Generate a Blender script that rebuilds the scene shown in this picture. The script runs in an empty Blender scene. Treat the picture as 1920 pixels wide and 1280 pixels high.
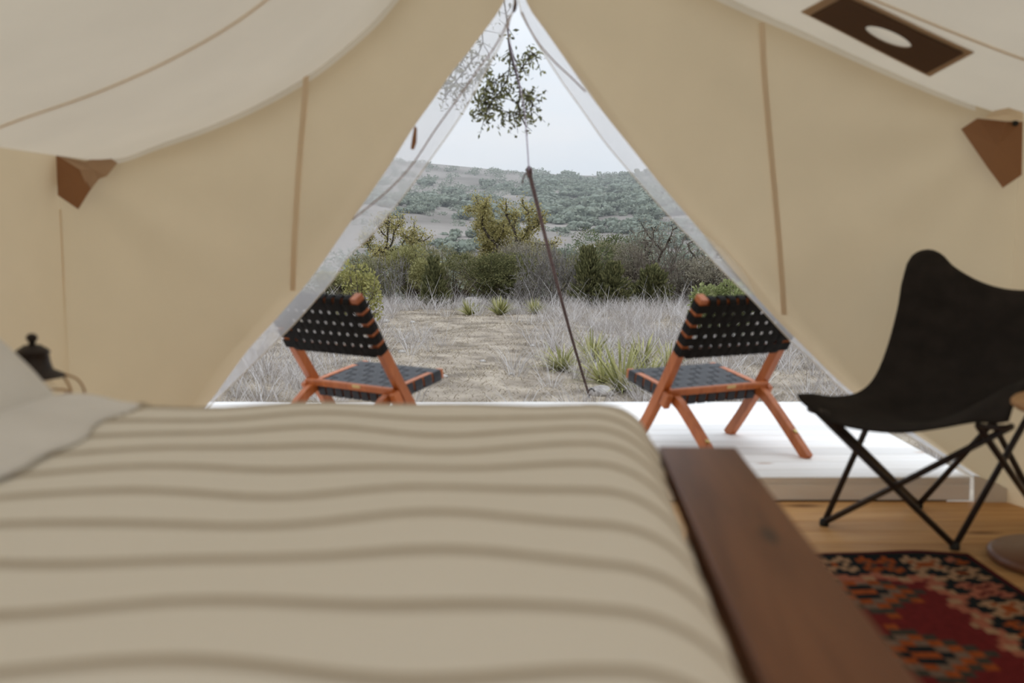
import bpy, bmesh, math, random
import numpy as np
from mathutils import Vector, Matrix

# ------------------------------------------------------------------ scene, camera, light
S = bpy.context.scene
COL = S.collection
R = math.radians
rnd = random.Random(7)

FPX = 1866.67                                   # 35 mm lens on a 36 mm sensor, 1920 px wide
TH = math.atan(210 / FPX)
CAM = np.array([0.0, 0.0, 1.12])
cd = bpy.data.cameras.new('camera'); cam = bpy.data.objects.new('camera', cd); COL.objects.link(cam)
cd.lens = 35; cd.sensor_width = 36
cam.location = CAM; cam.rotation_euler = (R(90) - TH, 0, 0)
cd.clip_end = 3000
cd.dof.use_dof = True; cd.dof.focus_distance = 24; cd.dof.aperture_fstop = 2.1
S.camera = cam

S.view_settings.view_transform = 'Standard'
S.view_settings.look = 'None'
S.view_settings.exposure = 0.0
S.view_settings.gamma = 1.0
S.view_settings.use_curve_mapping = False
try:
    S.cycles.use_denoising = True
    S.cycles.max_bounces = 10
    S.cycles.diffuse_bounces = 6
    S.cycles.transmission_bounces = 8
    S.cycles.transparent_max_bounces = 16
except Exception:
    pass

# overcast sky: dimmer at the horizon, brighter towards the zenith, soft cloud mottling
W = bpy.data.worlds.new('world'); S.world = W; W.use_nodes = True
nt = W.node_tree; nt.nodes.clear()
tc = nt.nodes.new('ShaderNodeTexCoord'); sp = nt.nodes.new('ShaderNodeSeparateXYZ')
nt.links.new(tc.outputs['Generated'], sp.inputs[0])
mx = nt.nodes.new('ShaderNodeMath'); mx.operation = 'MAXIMUM'; mx.inputs[1].default_value = 0.0
nt.links.new(sp.outputs['Z'], mx.inputs[0])
ml = nt.nodes.new('ShaderNodeMath'); ml.operation = 'MULTIPLY_ADD'; ml.inputs[1].default_value = 1.05; ml.inputs[2].default_value = 0.93
nt.links.new(mx.outputs[0], ml.inputs[0])
mp = nt.nodes.new('ShaderNodeMapping'); mp.inputs['Scale'].default_value = (2.2, 2.2, 9)
nz = nt.nodes.new('ShaderNodeTexNoise'); nz.inputs['Scale'].default_value = 1.6; nz.inputs['Detail'].default_value = 5
nt.links.new(tc.outputs['Generated'], mp.inputs[0]); nt.links.new(mp.outputs[0], nz.inputs['Vector'])
rp = nt.nodes.new('ShaderNodeValToRGB')
rp.color_ramp.elements[0].position = 0.3; rp.color_ramp.elements[0].color = (0.81, 0.91, 1.02, 1)
rp.color_ramp.elements[1].position = 0.7; rp.color_ramp.elements[1].color = (0.95, 0.985, 1.03, 1)
nt.links.new(nz.outputs['Fac'], rp.inputs['Fac'])
bg = nt.nodes.new('ShaderNodeBackground'); out = nt.nodes.new('ShaderNodeOutputWorld')
nt.links.new(rp.outputs[0], bg.inputs['Color']); nt.links.new(ml.outputs[0], bg.inputs['Strength'])
nt.links.new(bg.outputs[0], out.inputs[0])

# ------------------------------------------------------------------ helpers
FW = np.array([0, math.cos(TH), -math.sin(TH)]); UP = np.array([0, math.sin(TH), math.cos(TH)])
def ray(px, py): return np.array([(px - 960) / FPX, 0, 0]) + FW - UP * ((py - 640) / FPX)
def aty(px, py, Y): r = ray(px, py); return CAM + r * (Y / r[1])
def atz(px, py, z): r = ray(px, py); return CAM + r * ((z - CAM[2]) / r[2])

def cr(pts, n):
    """Catmull-Rom through pts, n samples evenly spaced in length"""
    P = np.array(pts, float); P = np.vstack([2 * P[0] - P[1], P, 2 * P[-1] - P[-2]])
    o = []
    for i in range(1, len(P) - 2):
        for t in np.linspace(0, 1, 16, endpoint=False):
            a, b, c, d = P[i - 1:i + 3]
            o.append(.5 * (2 * b + (c - a) * t + (2 * a - 5 * b + 4 * c - d) * t * t + (-a + 3 * b - 3 * c + d) * t ** 3))
    o.append(P[-2]); o = np.array(o)
    L = np.concatenate([[0], np.cumsum(np.linalg.norm(np.diff(o, axis=0), axis=1))])
    s = np.linspace(0, L[-1], n)
    return np.stack([np.interp(s, L, o[:, k]) for k in range(o.shape[1])], 1)

def link(name, me, m=None, parent=None, smooth=False):
    o = bpy.data.objects.new(name, me); COL.objects.link(o)
    if m is not None:
        for q in (m if isinstance(m, (list, tuple)) else [m]): me.materials.append(q)
    if smooth: me.polygons.foreach_set('use_smooth', [True] * len(me.polygons))
    if parent is not None: o.parent = parent
    return o
def mesh(name, v, f, m=None, parent=None, smooth=False):
    me = bpy.data.meshes.new(name); me.from_pydata([tuple(map(float, p)) for p in v], [], [tuple(map(int, q)) for q in f]); me.update()
    return link(name, me, m, parent, smooth)
def fastmesh(name, v, quads):
    """many quads, numpy in"""
    me = bpy.data.meshes.new(name); n = len(quads)
    me.vertices.add(len(v)); me.vertices.foreach_set('co', np.asarray(v, np.float32).ravel())
    k = quads.shape[1]
    me.loops.add(n * k); me.loops.foreach_set('vertex_index', np.asarray(quads, np.int32).ravel())
    me.polygons.add(n); me.polygons.foreach_set('loop_start', np.arange(0, n * k, k, dtype=np.int32))
    me.update(calc_edges=True); return me
def empty(name, loc=(0, 0, 0), rz=0.0):
    o = bpy.data.objects.new(name, None); COL.objects.link(o); o.location = tuple(loc); o.rotation_euler = (0, 0, rz)
    o.empty_display_size = .1; return o
def tag(o, label, cat=None, group=None, kind=None):
    o['label'] = label
    if cat: o['category'] = cat
    if group: o['group'] = group
    if kind: o['kind'] = kind
    return o

def grid(nu, nv, fn):
    v = [fn(i / (nu - 1), j / (nv - 1)) for j in range(nv) for i in range(nu)]
    f = [(j * nu + i, j * nu + i + 1, (j + 1) * nu + i + 1, (j + 1) * nu + i) for j in range(nv - 1) for i in range(nu - 1)]
    return v, f
def coons(B, T, L, Rr):
    """arrays: B,T (nu,3), L,Rr (nv,3)"""
    B, T, L, Rr = map(np.asarray, (B, T, L, Rr)); nu, nv = len(B), len(L)
    u = np.linspace(0, 1, nu)[None, :, None]; v = np.linspace(0, 1, nv)[:, None, None]
    return ((1 - v) * B[None] + v * T[None] + (1 - u) * L[:, None] + u * Rr[:, None]
            - ((1 - u) * (1 - v) * B[0] + u * (1 - v) * B[-1] + (1 - u) * v * T[0] + u * v * T[-1]))
def gridfaces(nu, nv): return [(j * nu + i, j * nu + i + 1, (j + 1) * nu + i + 1, (j + 1) * nu + i) for j in range(nv - 1) for i in range(nu - 1)]

def boxmesh(name, sx, sy, sz, bev=0.0, seg=1):
    bm = bmesh.new(); bmesh.ops.create_cube(bm, size=1.0)
    for v in bm.verts: v.co = Vector((v.co.x * sx, v.co.y * sy, v.co.z * sz))
    if bev: bmesh.ops.bevel(bm, geom=bm.edges[:], offset=bev, segments=seg, affect='EDGES', profile=.5)
    me = bpy.data.meshes.new(name); bm.to_mesh(me); bm.free(); return me
def box(name, c, s, m, parent=None, bev=0.004, rot=None, seg=1):
    o = link(name, boxmesh(name, *s, bev=bev, seg=seg), m, parent); o.location = tuple(map(float, c))
    if rot: o.rotation_euler = rot
    return o
def tubedata(pts, r, n=8, cap=True):
    P = np.array(pts, float); k = len(P); rr = np.full(k, r) if np.isscalar(r) else np.array(r)
    T = np.gradient(P, axis=0); T /= np.linalg.norm(T, axis=1)[:, None] + 1e-12
    a = np.array([0, 0, 1.]) if abs(T[0][2]) < .9 else np.array([1., 0, 0])
    v = []; N = np.cross(T[0], a); N /= np.linalg.norm(N)
    for i in range(k):
        N = N - T[i] * (N @ T[i]); N /= np.linalg.norm(N); Bn = np.cross(T[i], N)
        for q in range(n):
            t = 2 * math.pi * q / n; v.append(P[i] + rr[i] * (math.cos(t) * N + math.sin(t) * Bn))
    f = [(i * n + q, i * n + (q + 1) % n, (i + 1) * n + (q + 1) % n, (i + 1) * n + q) for i in range(k - 1) for q in range(n)]
    if cap: f += [tuple(range(n))[::-1], tuple(range((k - 1) * n, k * n))]
    return v, f
def tube(name, pts, r, m, parent=None, n=8): v, f = tubedata(pts, r, n); return mesh(name, v, f, m, parent, True)
def lathe(name, prof, m, parent=None, n=28, c=(0, 0, 0), smooth=True):
    v = []; f = []; k = len(prof)
    for (r, z) in prof:
        for q in range(n): t = 2 * math.pi * q / n; v.append((c[0] + r * math.cos(t), c[1] + r * math.sin(t), c[2] + z))
    for i in range(k - 1):
        for q in range(n): f.append((i * n + q, i * n + (q + 1) % n, (i + 1) * n + (q + 1) % n, (i + 1) * n + q))
    f += [tuple(range(n))[::-1], tuple(range((k - 1) * n, k * n))]
    o = mesh(name, v, f, m, parent, smooth); return o
def slab(name, poly, m, parent=None, t=.004, n=(0, -1, 0)):
    """a flat or slightly folded polygon given thickness t along n"""
    n = np.array(n, float); k = len(poly); P = [np.array(p, float) for p in poly]; c = sum(P) / k
    v = P + [c] + [p + n * t for p in P] + [c + n * t]
    f = []
    for i in range(k):
        j = (i + 1) % k
        f += [(i, j, k), (k + 1 + j, k + 1 + i, 2 * k + 1), (i, k + 1 + i, k + 1 + j, j)]
    return mesh(name, v, f, m, parent)
def strip(name, P, Wd, m, parent=None, t=.003, N=None):
    """ribbon along P (k,3) with half width vectors Wd (k,3) or one vector, thickness t along N"""
    P = np.asarray(P, float); k = len(P); Wd = np.broadcast_to(np.asarray(Wd, float), P.shape)
    T = np.gradient(P, axis=0)
    if N is None: N = np.cross(T, Wd); N /= np.linalg.norm(N, axis=1)[:, None] + 1e-12
    N = np.broadcast_to(np.asarray(N, float), P.shape) * t / 2
    v = np.concatenate([P - Wd + N, P + Wd + N, P + Wd - N, P - Wd - N])
    f = []
    for i in range(k - 1):
        for a in range(4):
            b = (a + 1) % 4; f.append((a * k + i, a * k + i + 1, b * k + i + 1, b * k + i))
    f += [(0, k, 2 * k, 3 * k), (3 * k + k - 1, 2 * k + k - 1, k + k - 1, k - 1)]
    return mesh(name, v, f, m, parent, False)

# ------------------------------------------------------------------ materials (all procedural)
def newmat(name):
    m = bpy.data.materials.new(name); m.use_nodes = True; m.node_tree.nodes.clear(); return m, m.node_tree
def N_(t, kind, **kw):
    n = t.nodes.new(kind)
    for k, v in kw.items():
        if k in n.inputs: n.inputs[k].default_value = v
        else: setattr(n, k, v)
    return n
def c4(c): return (*c, 1.0)
def srgb(r, g, b): return tuple(((x / 255) / 12.92 if x / 255 < .04045 else ((x / 255 + .055) / 1.055) ** 2.4) for x in (r, g, b))

def mottled(name, c0, c1, scale=8, rough=.7, bump=0.0, bscale=60, stretch=(1, 1, 1), detail=4, spec=.3, metal=0.0, lo=.35, hi=.65):
    m, t = newmat(name)
    tc = N_(t, 'ShaderNodeTexCoord'); mp = N_(t, 'ShaderNodeMapping'); mp.inputs['Scale'].default_value = stretch
    t.links.new(tc.outputs['Object'], mp.inputs[0])
    nz = N_(t, 'ShaderNodeTexNoise', Scale=scale, Detail=detail); t.links.new(mp.outputs[0], nz.inputs['Vector'])
    rp = N_(t, 'ShaderNodeValToRGB'); rp.color_ramp.elements[0].color = c4(c0); rp.color_ramp.elements[1].color = c4(c1)
    rp.color_ramp.elements[0].position = lo; rp.color_ramp.elements[1].position = hi
    t.links.new(nz.outputs['Fac'], rp.inputs[0])
    b = N_(t, 'ShaderNodeBsdfPrincipled', Roughness=rough, Metallic=metal); b.inputs['Specular IOR Level'].default_value = spec
    t.links.new(rp.outputs[0], b.inputs['Base Color'])
    if bump:
        n2 = N_(t, 'ShaderNodeTexNoise', Scale=bscale, Detail=3); t.links.new(mp.outputs[0], n2.inputs['Vector'])
        bp = N_(t, 'ShaderNodeBump', Strength=bump, Distance=.01); t.links.new(n2.outputs['Fac'], bp.inputs['Height']); t.links.new(bp.outputs[0], b.inputs['Normal'])
    o = N_(t, 'ShaderNodeOutputMaterial'); t.links.new(b.outputs[0], o.inputs[0]); return m

def wood(name, c0, c1, knot, axis='x', scale=1.0, rough=.6, spec=.3, knots=True, kth=.045, kscale=2.0):
    """long grain along axis, scattered knots, each board shifted by its own random number"""
    m, t = newmat(name)
    tc = N_(t, 'ShaderNodeTexCoord'); oi = N_(t, 'ShaderNodeObjectInfo')
    ad = N_(t, 'ShaderNodeVectorMath', operation='MULTIPLY_ADD')
    cx = N_(t, 'ShaderNodeCombineXYZ'); t.links.new(oi.outputs['Random'], cx.inputs[0]); t.links.new(oi.outputs['Random'], cx.inputs[1]); t.links.new(oi.outputs['Random'], cx.inputs[2])
    ad.inputs[1].default_value = (37, 23, 11); t.links.new(cx.outputs[0], ad.inputs[0]); t.links.new(tc.outputs['Object'], ad.inputs[2])
    st = {'x': (1.2, 16, 16), 'y': (16, 1.2, 16), 'z': (16, 16, 1.2)}[axis]
    mp = N_(t, 'ShaderNodeMapping'); mp.inputs['Scale'].default_value = tuple(q * scale for q in st); t.links.new(ad.outputs[0], mp.inputs[0])
    nz = N_(t, 'ShaderNodeTexNoise', Scale=1.6, Detail=6, Roughness=.6, Distortion=.6); t.links.new(mp.outputs[0], nz.inputs['Vector'])
    rp = N_(t, 'ShaderNodeValToRGB'); rp.color_ramp.elements[0].color = c4(c0); rp.color_ramp.elements[1].color = c4(c1)
    rp.color_ramp.elements[0].position = .33; rp.color_ramp.elements[1].position = .67
    t.links.new(nz.outputs['Fac'], rp.inputs[0]); colr = rp.outputs[0]
    hs = N_(t, 'ShaderNodeHueSaturation'); vr = N_(t, 'ShaderNodeMapRange'); vr.inputs['To Min'].default_value = .86; vr.inputs['To Max'].default_value = 1.12
    t.links.new(oi.outputs['Random'], vr.inputs[0]); t.links.new(vr.outputs[0], hs.inputs['Value']); t.links.new(colr, hs.inputs['Color']); colr = hs.outputs[0]
    if knots:
        sk = {'x': (.45, 1.6, 1.6), 'y': (1.6, .45, 1.6), 'z': (1.6, 1.6, .45)}[axis]
        m2 = N_(t, 'ShaderNodeMapping'); m2.inputs['Scale'].default_value = tuple(q * kscale for q in sk); t.links.new(ad.outputs[0], m2.inputs[0])
        vo = N_(t, 'ShaderNodeTexVoronoi', Scale=2.0); t.links.new(m2.outputs[0], vo.inputs['Vector'])
        kr = N_(t, 'ShaderNodeValToRGB'); kr.color_ramp.elements[0].position = kth; kr.color_ramp.elements[0].color = (1, 1, 1, 1)
        kr.color_ramp.elements[1].position = kth * 3.0; kr.color_ramp.elements[1].color = (0, 0, 0, 1); t.links.new(vo.outputs['Distance'], kr.inputs[0])
        mxn = N_(t, 'ShaderNodeMix', data_type='RGBA'); t.links.new(kr.outputs[0], mxn.inputs['Factor'])
        t.links.new(colr, mxn.inputs[6]); mxn.inputs[7].default_value = c4(knot); colr = mxn.outputs[2]
    b = N_(t, 'ShaderNodeBsdfPrincipled', Roughness=rough); b.inputs['Specular IOR Level'].default_value = spec
    t.links.new(colr, b.inputs['Base Color'])
    bp = N_(t, 'ShaderNodeBump', Strength=.15, Distance=.004); t.links.new(nz.outputs['Fac'], bp.inputs['Height']); t.links.new(bp.outputs[0], b.inputs['Normal'])
    o = N_(t, 'ShaderNodeOutputMaterial'); t.links.new(b.outputs[0], o.inputs[0]); return m

def cloth(name, c, trans, tfac, clear=0.0, weave=900, scale=3.0):
    """thin cloth: diffuse + light coming through; clear = share of plain see-through (mesh)"""
    m, t = newmat(name)
    tc = N_(t, 'ShaderNodeTexCoord'); nz = N_(t, 'ShaderNodeTexNoise', Scale=scale, Detail=4); t.links.new(tc.outputs['Object'], nz.inputs['Vector'])
    def tint(col):
        h = N_(t, 'ShaderNodeHueSaturation'); vr = N_(t, 'ShaderNodeMapRange'); vr.inputs['To Min'].default_value = .93; vr.inputs['To Max'].default_value = 1.07
        t.links.new(nz.outputs['Fac'], vr.inputs[0]); t.links.new(vr.outputs[0], h.inputs['Value']); h.inputs['Color'].default_value = c4(col); return h.outputs[0]
    d = N_(t, 'ShaderNodeBsdfDiffuse'); tr = N_(t, 'ShaderNodeBsdfTranslucent'); t.links.new(tint(c), d.inputs[0]); t.links.new(tint(trans), tr.inputs[0])
    n2 = N_(t, 'ShaderNodeTexNoise', Scale=weave, Detail=1); t.links.new(tc.outputs['Object'], n2.inputs['Vector'])
    bp = N_(t, 'ShaderNodeBump', Strength=.08, Distance=.002); t.links.new(n2.outputs['Fac'], bp.inputs['Height']); t.links.new(bp.outputs[0], d.inputs['Normal'])
    mxs = N_(t, 'ShaderNodeMixShader'); mxs.inputs[0].default_value = tfac; t.links.new(d.outputs[0], mxs.inputs[1]); t.links.new(tr.outputs[0], mxs.inputs[2])
    o = N_(t, 'ShaderNodeOutputMaterial'); s = mxs.outputs[0]
    if clear:
        tp = N_(t, 'ShaderNodeBsdfTransparent'); m3 = N_(t, 'ShaderNodeMixShader'); m3.inputs[0].default_value = clear
        t.links.new(s, m3.inputs[1]); t.links.new(tp.outputs[0], m3.inputs[2]); s = m3.outputs[0]
    t.links.new(s, o.inputs[0]); return m

def leafmat(name, cols, tfac=.25):
    """each leaf its own tone (random per island)"""
    m, t = newmat(name); g = N_(t, 'ShaderNodeNewGeometry'); rp = N_(t, 'ShaderNodeValToRGB')
    while len(rp.color_ramp.elements) < len(cols): rp.color_ramp.elements.new(.5)
    for i, c in enumerate(cols): e = rp.color_ramp.elements[i]; e.position = i / (len(cols) - 1); e.color = c4(c)
    t.links.new(g.outputs['Random Per Island'], rp.inputs[0])
    d = N_(t, 'ShaderNodeBsdfDiffuse'); tr = N_(t, 'ShaderNodeBsdfTranslucent'); t.links.new(rp.outputs[0], d.inputs[0]); t.links.new(rp.outputs[0], tr.inputs[0])
    mx = N_(t, 'ShaderNodeMixShader'); mx.inputs[0].default_value = tfac; t.links.new(d.outputs[0], mx.inputs[1]); t.links.new(tr.outputs[0], mx.inputs[2])
    o = N_(t, 'ShaderNodeOutputMaterial'); t.links.new(mx.outputs[0], o.inputs[0]); return m

M = {}
M['canvas'] = cloth('canvas', (.62, .54, .41), (.84, .68, .445), .355)
M['roof_canvas'] = cloth('roof_canvas', (.62, .575, .49), (.70, .62, .49), .33)
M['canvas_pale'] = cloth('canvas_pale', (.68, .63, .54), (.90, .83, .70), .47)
M['canvas_patch'] = cloth('canvas_patch', (.33, .175, .095), (.36, .17, .08), .05)
M['patch_light'] = cloth('patch_light', (.46, .31, .20), (.4, .25, .15), .05)
M['skirt'] = cloth('ground_skirt', (.78, .75, .69), (.8, .78, .7), .05)
M['vent_flap'] = cloth('vent_flap', (.12, .078, .055), (.12, .06, .03), .05)
M['vent_border'] = cloth('vent_border', (.46, .34, .23), (.45, .31, .19), .05)
M['seam'] = cloth('seam', (.80, .665, .49), (.8, .6, .4), .04)
M['screen'] = cloth('screen', (.80, .80, .82), (.90, .90, .92), .55, clear=.50)
M['zip'] = mottled('zip_tape', srgb(180, 160, 150), srgb(150, 130, 122), 80)
M['dark_cord'] = mottled('dark_cord', srgb(70, 50, 50), srgb(110, 90, 85), 60, bump=.4, bscale=300)
M['pale_cord'] = mottled('pale_cord', srgb(140, 125, 150), srgb(175, 165, 185), 60)
M['deck'] = wood('deck_pine', (.86, .82, .78), (.93, .91, .89), (.45, .28, .17), 'x', kth=.03)
M['floor'] = wood('floor_pine', (.52, .27, .10), (.66, .39, .165), (.18, .075, .025), 'x', rough=.6, spec=.2, kth=.06)
M['teak'] = wood('chair_wood', (.40, .105, .024), (.54, .16, .040), (.1, .03, .01), 'z', knots=False, rough=.45, spec=.4)
M['strap'] = mottled('leather_strap', (.008, .007, .006), (.014, .012, .011), 30, rough=.75, bump=.2, bscale=250, spec=.12)
M['seat_strap'] = mottled('seat_strap', (.018, .018, .022), (.03, .03, .036), 30, rough=.5, bump=.2, bscale=250, spec=.3)  # seat copy of the strap, the sky's grey-blue cast put into its colour
M['brass'] = mottled('brass', (.55, .40, .16), (.65, .5, .22), 40, rough=.35, metal=1.0)
M['walnut'] = wood('stained_plank', (.115, .040, .017), (.20, .080, .036), (.05, .02, .01), 'y', scale=.55, rough=.40, spec=.2, kth=.03, kscale=1.6)
M['black_canvas'] = mottled('black_canvas', (.016, .013, .012), (.026, .021, .019), 10, rough=.85, bump=.15, bscale=400, spec=.2)
M['black_metal'] = mottled('black_metal', (.02, .014, .013), (.035, .024, .022), 30, rough=.45, spec=.4)
M['rubber'] = mottled('rubber', (.02, .02, .02), (.03, .03, .03), 30, rough=.8)
M['sheet'] = mottled('grey_linen', (.79, .78, .775), (.85, .84, .835), 6, rough=.9, bump=.25, bscale=350, spec=.1)
M['pillow'] = mottled('pillow_linen', (.76, .75, .73), (.81, .80, .78), 6, rough=.9, bump=.25, bscale=350, spec=.1)
M['mattress'] = mottled('mattress_ticking', (.7, .67, .62), (.75, .72, .68), 9, rough=.9)
M['table_wood'] = wood('table_wood', (.42, .24, .11), (.52, .31, .16), (.2, .1, .05), 'x', knots=False)
M['disc_wood'] = wood('disc_wood', (.16, .065, .035), (.22, .095, .05), (.1, .05, .03), 'x', knots=False, rough=.35, spec=.5)
M['lantern_black'] = mottled('lantern_black', (.02, .014, .012), (.035, .024, .02), 40, rough=.5)
M['copper'] = mottled('copper_wire', (.42, .24, .11), (.5, .3, .15), 40, rough=.35, metal=.9)
M['soil'] = mottled('dry_soil', srgb(118, 108, 97), srgb(170, 158, 143), 2.2, rough=.95, bump=.4, bscale=30, spec=.05, detail=10)
M['hillside'] = mottled('hill_grass', srgb(122, 116, 110), srgb(152, 145, 139), .04, rough=.95, spec=.03, detail=10)
M['rock'] = mottled('limestone', srgb(140, 134, 130), srgb(190, 184, 178), 12, rough=.9, bump=.5, bscale=30)
M['bark'] = mottled('bark', srgb(58, 50, 44), srgb(96, 88, 80), 9, rough=.95, bump=.6, bscale=40, spec=.05)
M['twig_grey'] = leafmat('twig_grey', [srgb(96, 90, 84), srgb(128, 122, 116), srgb(150, 146, 142)], .05)
M['twig_brown'] = leafmat('twig_brown', [srgb(86, 78, 68), srgb(112, 102, 92), srgb(135, 126, 118)], .05)
M['post'] = mottled('post_wood', srgb(70, 62, 55), srgb(95, 85, 75), 8, rough=.9)
# glass
m, t = newmat('lantern_glass'); gl = N_(t, 'ShaderNodeBsdfGlass', Roughness=.02, IOR=1.45); gl.inputs[0].default_value = (.95, .93, .88, 1)
tpn = N_(t, 'ShaderNodeBsdfTransparent'); mxn = N_(t, 'ShaderNodeMixShader'); mxn.inputs[0].default_value = .2
t.links.new(tpn.outputs[0], mxn.inputs[1]); t.links.new(gl.outputs[0], mxn.inputs[2])
o_ = N_(t, 'ShaderNodeOutputMaterial'); t.links.new(mxn.outputs[0], o_.inputs[0]); M['glass'] = m
# blanket: cream weave with ribbed tan stripes that follow the cloth's own width coordinate (UV)
m, t = newmat('striped_blanket'); uv = N_(t, 'ShaderNodeUVMap'); sx = N_(t, 'ShaderNodeSeparateXYZ'); t.links.new(uv.outputs[0], sx.inputs[0])
rpv = N_(t, 'ShaderNodeValToRGB'); rpv.color_ramp.elements[0].position = .05; rpv.color_ramp.elements[0].color = c4((.47, .405, .32))
rpv.color_ramp.elements[1].position = .11; rpv.color_ramp.elements[1].color = c4((.88, .845, .78))
t.links.new(sx.outputs['Y'], rpv.inputs[0])
tcn = N_(t, 'ShaderNodeTexCoord'); nzn = N_(t, 'ShaderNodeTexNoise', Scale=260.0, Detail=2); t.links.new(tcn.outputs['Object'], nzn.inputs['Vector'])
wv = N_(t, 'ShaderNodeTexWave', Scale=60.0, Distortion=1.5); wv.bands_direction = 'X'; t.links.new(tcn.outputs['Object'], wv.inputs['Vector'])
bpn = N_(t, 'ShaderNodeBump', Strength=.25, Distance=.003); t.links.new(wv.outputs['Fac'], bpn.inputs['Height'])
bs = N_(t, 'ShaderNodeBsdfPrincipled', Roughness=.95); bs.inputs['Specular IOR Level'].default_value = .08
t.links.new(rpv.outputs[0], bs.inputs['Base Color']); t.links.new(bpn.outputs[0], bs.inputs['Normal'])
o_ = N_(t, 'ShaderNodeOutputMaterial'); t.links.new(bs.outputs[0], o_.inputs[0]); M['blanket'] = m

# ------------------------------------------------------------------ the setting: tent shell
WY = 4.05                                        # plane of the tent's front wall
def W2(pts, Y=WY): return np.array([aty(x, y, Y) for x, y in pts])
topL = W2([(110, 290), (170, 300), (230, 297), (300, 272), (400, 236), (500, 190), (600, 130), (700, 45), (760, -25), (860, -140), (966, -250)])
topR = W2([(1915, 213), (1880, 214), (1800, 190), (1700, 150), (1600, 106), (1500, 60), (1400, 16), (1300, -32), (1200, -85), (1080, -160), (966, -250)])
inL = W2([(140, 900), (200, 850), (274, 808), (340, 782), (385, 762), (461, 660), (512, 602), (583, 520), (647, 426), (685, 371), (733, 302), (774, 237), (815, 179), (846, 134), (891, 79), (946, 0), (960, -80), (966, -250)])
inR = W2([(1890, 925), (1820, 882), (1740, 828), (1660, 775), (1588, 725), (1500, 638), (1440, 574), (1387, 512), (1339, 456), (1291, 401), (1238, 340), (1176, 261), (1118, 186), (1066, 113), (1022, 52), (987, 0), (972, -80), (966, -250)])
CL, CR = topL[0], topR[0]
profL = cr(topL, 60); profR = cr(topR, 60)

def front(name, top, inn, corner, sgn, label):
    nu, nv = 70, 80
    T = cr(top, nu); Rr = cr(inn, nv); base = np.array([corner[0], WY, 0.0])
    L = np.linspace(base, corner, nv); B = np.linspace(base, inn[0], nu)
    G = coons(B, T, L, Rr)
    X, Z = G[..., 0], G[..., 2]
    dx, dz = (X - corner[0]) * sgn, Z - corner[2]
    ang = np.arctan2(-dz, np.abs(dx) + 1e-6); rad = np.hypot(dx, dz)
    fold = .030 * np.sin(11 * ang + .8) * np.exp(-((rad - .35) / .45) ** 2) * (dz < .05)
    soft = .026 * np.sin(2.3 * X + 1.1 * Z + sgn) + .018 * np.sin(5.1 * X - 3.7 * Z) + .008 * np.sin(9 * X + 6 * Z)
    uu = np.linspace(0, 1, nu)[None, :]; vv = np.linspace(0, 1, nv)[:, None]
    win = np.sin(math.pi * np.clip(vv, 0, 1)) ** .5 * (uu ** .5)
    rim = .05 * np.clip((uu - .82) / .18, 0, 1) ** 2 * (1 - vv) ** .5       # the loose edge turns outwards
    topband = -.03 * np.exp(-((1 - vv) / .06) ** 2) * (1 - uu ** 6) * (1 - (1 - uu) ** 8)
    G[..., 1] += (fold + soft) * win + rim + topband
    o = mesh(name, G.reshape(-1, 3), gridfaces(nu, nv), M['canvas'], None, True)
    tag(o, label, kind='structure'); return o, G
wl, GL = front('wall_front_left', topL, inL, CL, 1, 'cream canvas tent front with its door flap pulled open, on the bed side')
wr, GR = front('wall_front_right', topR, inR, CR, -1, 'cream canvas tent front with its door flap pulled open, behind the butterfly chair')

def on_wall(G, px, py, off=-.012):
    p = aty(px, py, WY); d = (G[..., 0] - p[0]) ** 2 + (G[..., 2] - p[2]) ** 2; i = np.unravel_index(np.argmin(d), d.shape)
    return aty(px, py, G[i][1] + off)
# stitched vertical seams on the two front panels
for o, G, pts in ((wl, GL, [(574, 142), (571, 190), (563, 280), (556, 380), (551, 470), (549, 545)]),
                  (wr, GR, [(1429, 42), (1432, 120), (1440, 220), (1450, 330), (1459, 430), (1466, 520), (1470, 590)])):
    P = cr([on_wall(G, *p) for p in pts], 30); strip('seam', P, (.011, 0, 0), M['seam'], o, .004)
P = cr([on_wall(GL, *p) for p in [(112, 392), (115, 450), (118, 520), (119, 600), (120, 700), (121, 800)]], 20)
strip('seam', P, (.004, 0, 0), M['seam'], wl, .003)
# bright band of light painted onto each front panel's top row as paler cloth
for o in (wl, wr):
    o.data.materials.append(M['canvas_pale']); mi_ = np.zeros((79, 69), np.int32); mi_[78:, 6:66] = 1; o.data.polygons.foreach_set('material_index', mi_.ravel())
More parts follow.
